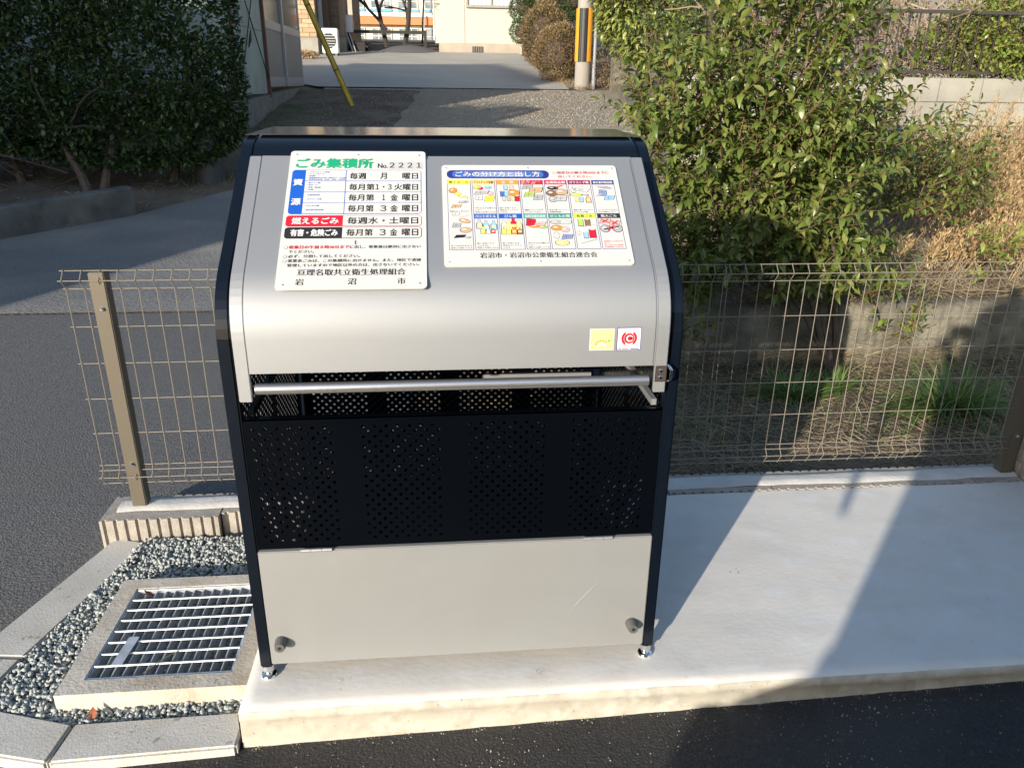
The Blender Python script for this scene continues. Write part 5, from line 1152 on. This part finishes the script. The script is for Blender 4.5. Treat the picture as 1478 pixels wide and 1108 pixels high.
# ------------------------------------------------------------------ houses and the photographer behind the camera, which throw the long shadows
def sunbox(name, label, r0, r1, s0, s1, prof, mt):
    """house turned to the sun's azimuth: r to the right of the light's path, s along it; prof = [(r, z)...] gable outline"""
    ex = Vector((math.cos(SAZ), -math.sin(SAZ), 0)); ey = Vector((math.sin(SAZ), math.cos(SAZ), 0)); n = len(prof)
    V = [ex*r+ey*s+Vector((0, 0, z)) for s in (s0, s1) for r, z in prof]
    F = [tuple(range(n)), tuple(range(2*n-1, n-1, -1))]+[(i, i+n, (i+1) % n+n, (i+1) % n) for i in range(n)]
    t = thing(name, label, 'house', (ex*(r0+r1)/2+ey*s1)[:]); w_ = new_obj('wall', V, F, mt, t)
    V2 = [ex*r+ey*s+Vector((0, 0, z)) for s in (s0-.3, s1) for r, z in [(r_, z_+.001) for r_, z_ in prof[1:-1]]+[(r_, z_+.12) for r_, z_ in reversed(prof[1:-1])]]
    m_ = len(V2)//2; F2 = [tuple(range(m_)), tuple(range(2*m_-1, m_-1, -1))]+[(i, i+m_, (i+1) % m_+m_, (i+1) % m_) for i in range(m_)]
    new_obj('roof', V2, F2, 'winframe', t); settle(t)
sunbox('neighbour_house', 'two storey house across the road behind the camera on the left', -15, -4.72, -13, -6.3, [(-4.72, -.5), (-4.72, 4.75), (-9.5, 5.45), (-15, 5.0), (-15, -.5)], 'plaster')
sunbox('tall_house', 'taller gabled building farther behind the camera on the left', -24, -8.56, -24, -15, [(-8.56, -.5), (-8.56, 9.5), (-12.2, 10.8), (-17.5, 9.0), (-24, 9), (-24, -.5)], 'schw')
def skin_body(name, pts, edges, rad, mt, parent, root=0, sub=2):
    me = bpy.data.meshes.new(name); me.from_pydata(pts, edges, []); o = bpy.data.objects.new(name, me); COL.objects.link(o)
    o.modifiers.new('skin', 'SKIN'); 
    for i, r_ in enumerate(rad):
        s = me.skin_vertices[0].data[i]; s.radius = r_ if isinstance(r_, tuple) else (r_, r_); s.use_root = (i == root)
    ss = o.modifiers.new('sub', 'SUBSURF'); ss.levels = sub; ss.render_levels = sub
    bpy.context.view_layer.update(); me2 = bpy.data.meshes.new_from_object(o.evaluated_get(bpy.context.evaluated_depsgraph_get()))
    o.modifiers.clear(); o.data = me2; me2.materials.clear(); me2.materials.append(M[mt] if isinstance(mt, str) else mt); me2.shade_smooth(); o.parent = parent; return o
M['skin'] = mat('skin', (.45, .27, .19), .5); M['coat'] = mat('dark_coat', (.03, .035, .05), .85); M['hair'] = mat('black_hair', (.01, .01, .01), .5); M['bag'] = mat('canvas_bag', (.25, .22, .17), .9)
pe = thing('person', 'person in a dark coat standing behind the camera holding up a phone', 'person', (-.02, -1.98, -.10))
g = -.10; X, Y = -.02, -1.98
body = [(X, Y, g+.92), (X, Y, g+1.12), (X, Y+.01, g+1.30), (X, Y+.02, g+1.40), (X, Y+.02, g+1.48), (X, Y+.035, g+1.56), (X, Y+.03, g+1.66),
        (X-.17, Y+.01, g+1.36), (X-.22, Y+.06, g+1.12), (X-.06, Y+.33, g+1.38), (X+.17, Y+.01, g+1.36), (X+.23, Y+.06, g+1.12), (X+.20, Y+.33, g+1.38),
        (X-.09, Y, g+.86), (X-.11, Y+.02, g+.48), (X-.11, Y-.02, g+.09), (X-.11, Y+.13, g+.04), (X+.09, Y, g+.86), (X+.11, Y+.02, g+.48), (X+.11, Y-.02, g+.09), (X+.11, Y+.13, g+.04)]
ed = [(0, 1), (1, 2), (2, 3), (3, 4), (4, 5), (5, 6), (2, 7), (7, 8), (8, 9), (2, 10), (10, 11), (11, 12), (0, 13), (13, 14), (14, 15), (15, 16), (0, 17), (17, 18), (18, 19), (19, 20)]
skin_body('body', body, ed, [.15, (.15, .11), (.16, .11), .07, .055, (.075, .09), (.07, .085), .065, .05, .03, .065, .05, .03, .095, .065, .045, .035, .095, .065, .045, .035], 'coat', pe)
skin_body('coat', [(X, Y, g+.62), (X, Y, g+.80), (X, Y, g+1.05), (X, Y, g+1.30), (X, Y+.01, g+1.42)], [(0, 1), (1, 2), (2, 3), (3, 4)], [(.23, .17), (.21, .16), (.18, .14), (.19, .13), (.08, .08)], 'coat', pe)
skin_body('head', [(X, Y+.03, g+1.50), (X, Y+.045, g+1.57), (X, Y+.04, g+1.66)], [(0, 1), (1, 2)], [.05, (.072, .088), (.07, .085)], 'skin', pe)
skin_body('hair', [(X, Y-.0, g+1.60), (X, Y+.02, g+1.70)], [(0, 1)], [(.082, .08), (.078, .09)], 'hair', pe)
def hand(sx, base, palm_dir):
    c = Vector(base); pts = [c[:], (c+Vector((0, .05, .03)))[:]]; edg = [(0, 1)]; rad = [.026, .024]
    for k in range(4):
        a = c+Vector((sx*(.03-.0*k), .055, .055-.02*k)); b_ = a+Vector((-sx*.03, .03, .004)); d_ = b_+Vector((-sx*.032, -.002, 0)); i = len(pts); pts += [a[:], b_[:], d_[:]]; edg += [(1, i), (i, i+1), (i+1, i+2)]; rad += [.010, .009, .008]
    a = c+Vector((-sx*.02, .03, .05)); b_ = a+Vector((-sx*.03, .01, .03)); i = len(pts); pts += [a[:], b_[:]]; edg += [(1, i), (i, i+1)]; rad += [.011, .009]
    return skin_body('hand', pts, edg, rad, 'skin', pe)
hand(-1, (X-.06, Y+.33, g+1.38), 0); hand(1, (X+.20, Y+.33, g+1.38), 0)
settle(pe)
ph = MB().box((-.10, -1.640, 1.36), (.05, -1.630, 1.432)).build('phone', 'gblk', bevel=.003); tag(ph, 'black smartphone held up in landscape by the person', 'phone')
M['vanp'] = mat('white_car_paint', (.6, .6, .6), .3, coat=.5); M['tyre'] = mat('tyre', (.02, .02, .02), .8)
vn_ = thing('parked_van', 'small white box van parked behind the camera', 'van', (.4, -3.35, -.13))
def xzprism(prof, y0, y1):
    n = len(prof); V = [(x, y0, z) for x, z in prof]+[(x, y1, z) for x, z in prof]
    return MB().add(V, [tuple(range(n)), tuple(range(2*n-1, n-1, -1))]+[(i, i+n, (i+1) % n+n, (i+1) % n) for i in range(n)])
xzprism([(-1.265, .12), (-1.275, .62), (-1.20, .76), (-.97, .84), (-.86, 1.15), (-.70, 1.86), (-.5, 1.93), (1.95, 1.93), (2.05, 1.8), (2.10, .12)], -4.05, -2.62).build('body', 'vanp', vn_, bevel=.02)
for xw in (-.72, 1.55):
    for yw in (-2.64, -4.03):
        T = Matrix.Translation((xw, yw, .14)) @ Matrix.Rotation(R(90), 4, 'X'); wl = MB().lathe([(.20, -.07), (.265, -.06), (.27, 0), (.265, .06), (.20, .07)], n=24, T=T).build('wheel', 'tyre', vn_, smooth=True)
        MB().lathe([(.17, -.075), (.17, .075)], n=16, T=T).build('rim', 'galv', wl)
for xa, xb_ in ((-.62, .2), (.3, 1.2), (1.28, 1.95)): MB().box((xa, -2.619, 1.10), (xb_, -2.612, 1.70)).build('window', 'glass', vn_)
MB().box((-1.22, -2.625, .60), (-1.28, -2.85, .75)).build('headlight', 'galv', vn_); MB().box((-1.22, -3.82, .60), (-1.28, -4.03, .75)).build('headlight', 'galv', vn_)
mr = MB(); mr.tube([(-1.10, -2.66, 1.08), (-1.10, -2.66, 1.36)], .016, 8); mr.tube([(-1.10, -2.66, 1.35), (-.80, -2.66, 1.35)], .010, 6); mr.build('mirror', 'gblk', vn_)
settle(vn_)

def crumbs(label, spots, n, r, size, z0, mtl='crumb'):
    P = []
    for _ in range(n):
        cx, cy = random.choice(spots); x, y = cx+random.gauss(0, r), cy+random.gauss(0, r*.6); P.append((x, y, z0(x, y)))
    P = np.array(P); o = scatter('dirt_crumbs', STT[:3], P, rand_rot(n), rng.uniform(*size, (n, 1))*rng.uniform(.5, 1.2, (n, 3))*(rng.uniform(.3, 1, (n, 1))), mtl); o['label'] = label
M['crumb'] = mat('dry_mud', (.30, .24, .17), .95, island=[(.22, .17, .12), (.36, .31, .24), (.45, .43, .38)])
crumbs('tiny brown crumbs of dirt on the sunlit slab', [(.80, .14), (.86, .36), (1.1, .45), (1.28, .22), (.2, -.03), (-.3, -.03)], 60, .018, (.0008, .0020), lambda x, y: .002)
crumbs('spilt sand and small stones on the asphalt along the slab', [(1.02, -.17), (1.16, -.15), (.55, -.2), (.1, -.2), (.9, -.3), (-.3, -.22)], 260, .05, (.0010, .0034), lambda x, y: ZR(x, y)+.001)
crumbs('sand gathered where the slab meets the asphalt', [(k*.09-.5, -.108) for k in range(23)], 500, .012, (.0008, .0022), lambda x, y: ZR(x, min(y, -.106))+.001)
crumbs('bits of grit on the drain frame and kerb stones', [(-.75, .055), (-1.0, .3), (-.8, .50), (-.8, -.07), (-1.15, .5)], 130, .04, (.0008, .0020), lambda x, y: -.044 if (-1.02 < x < -.55 and .04 < y < .51) else -.085)
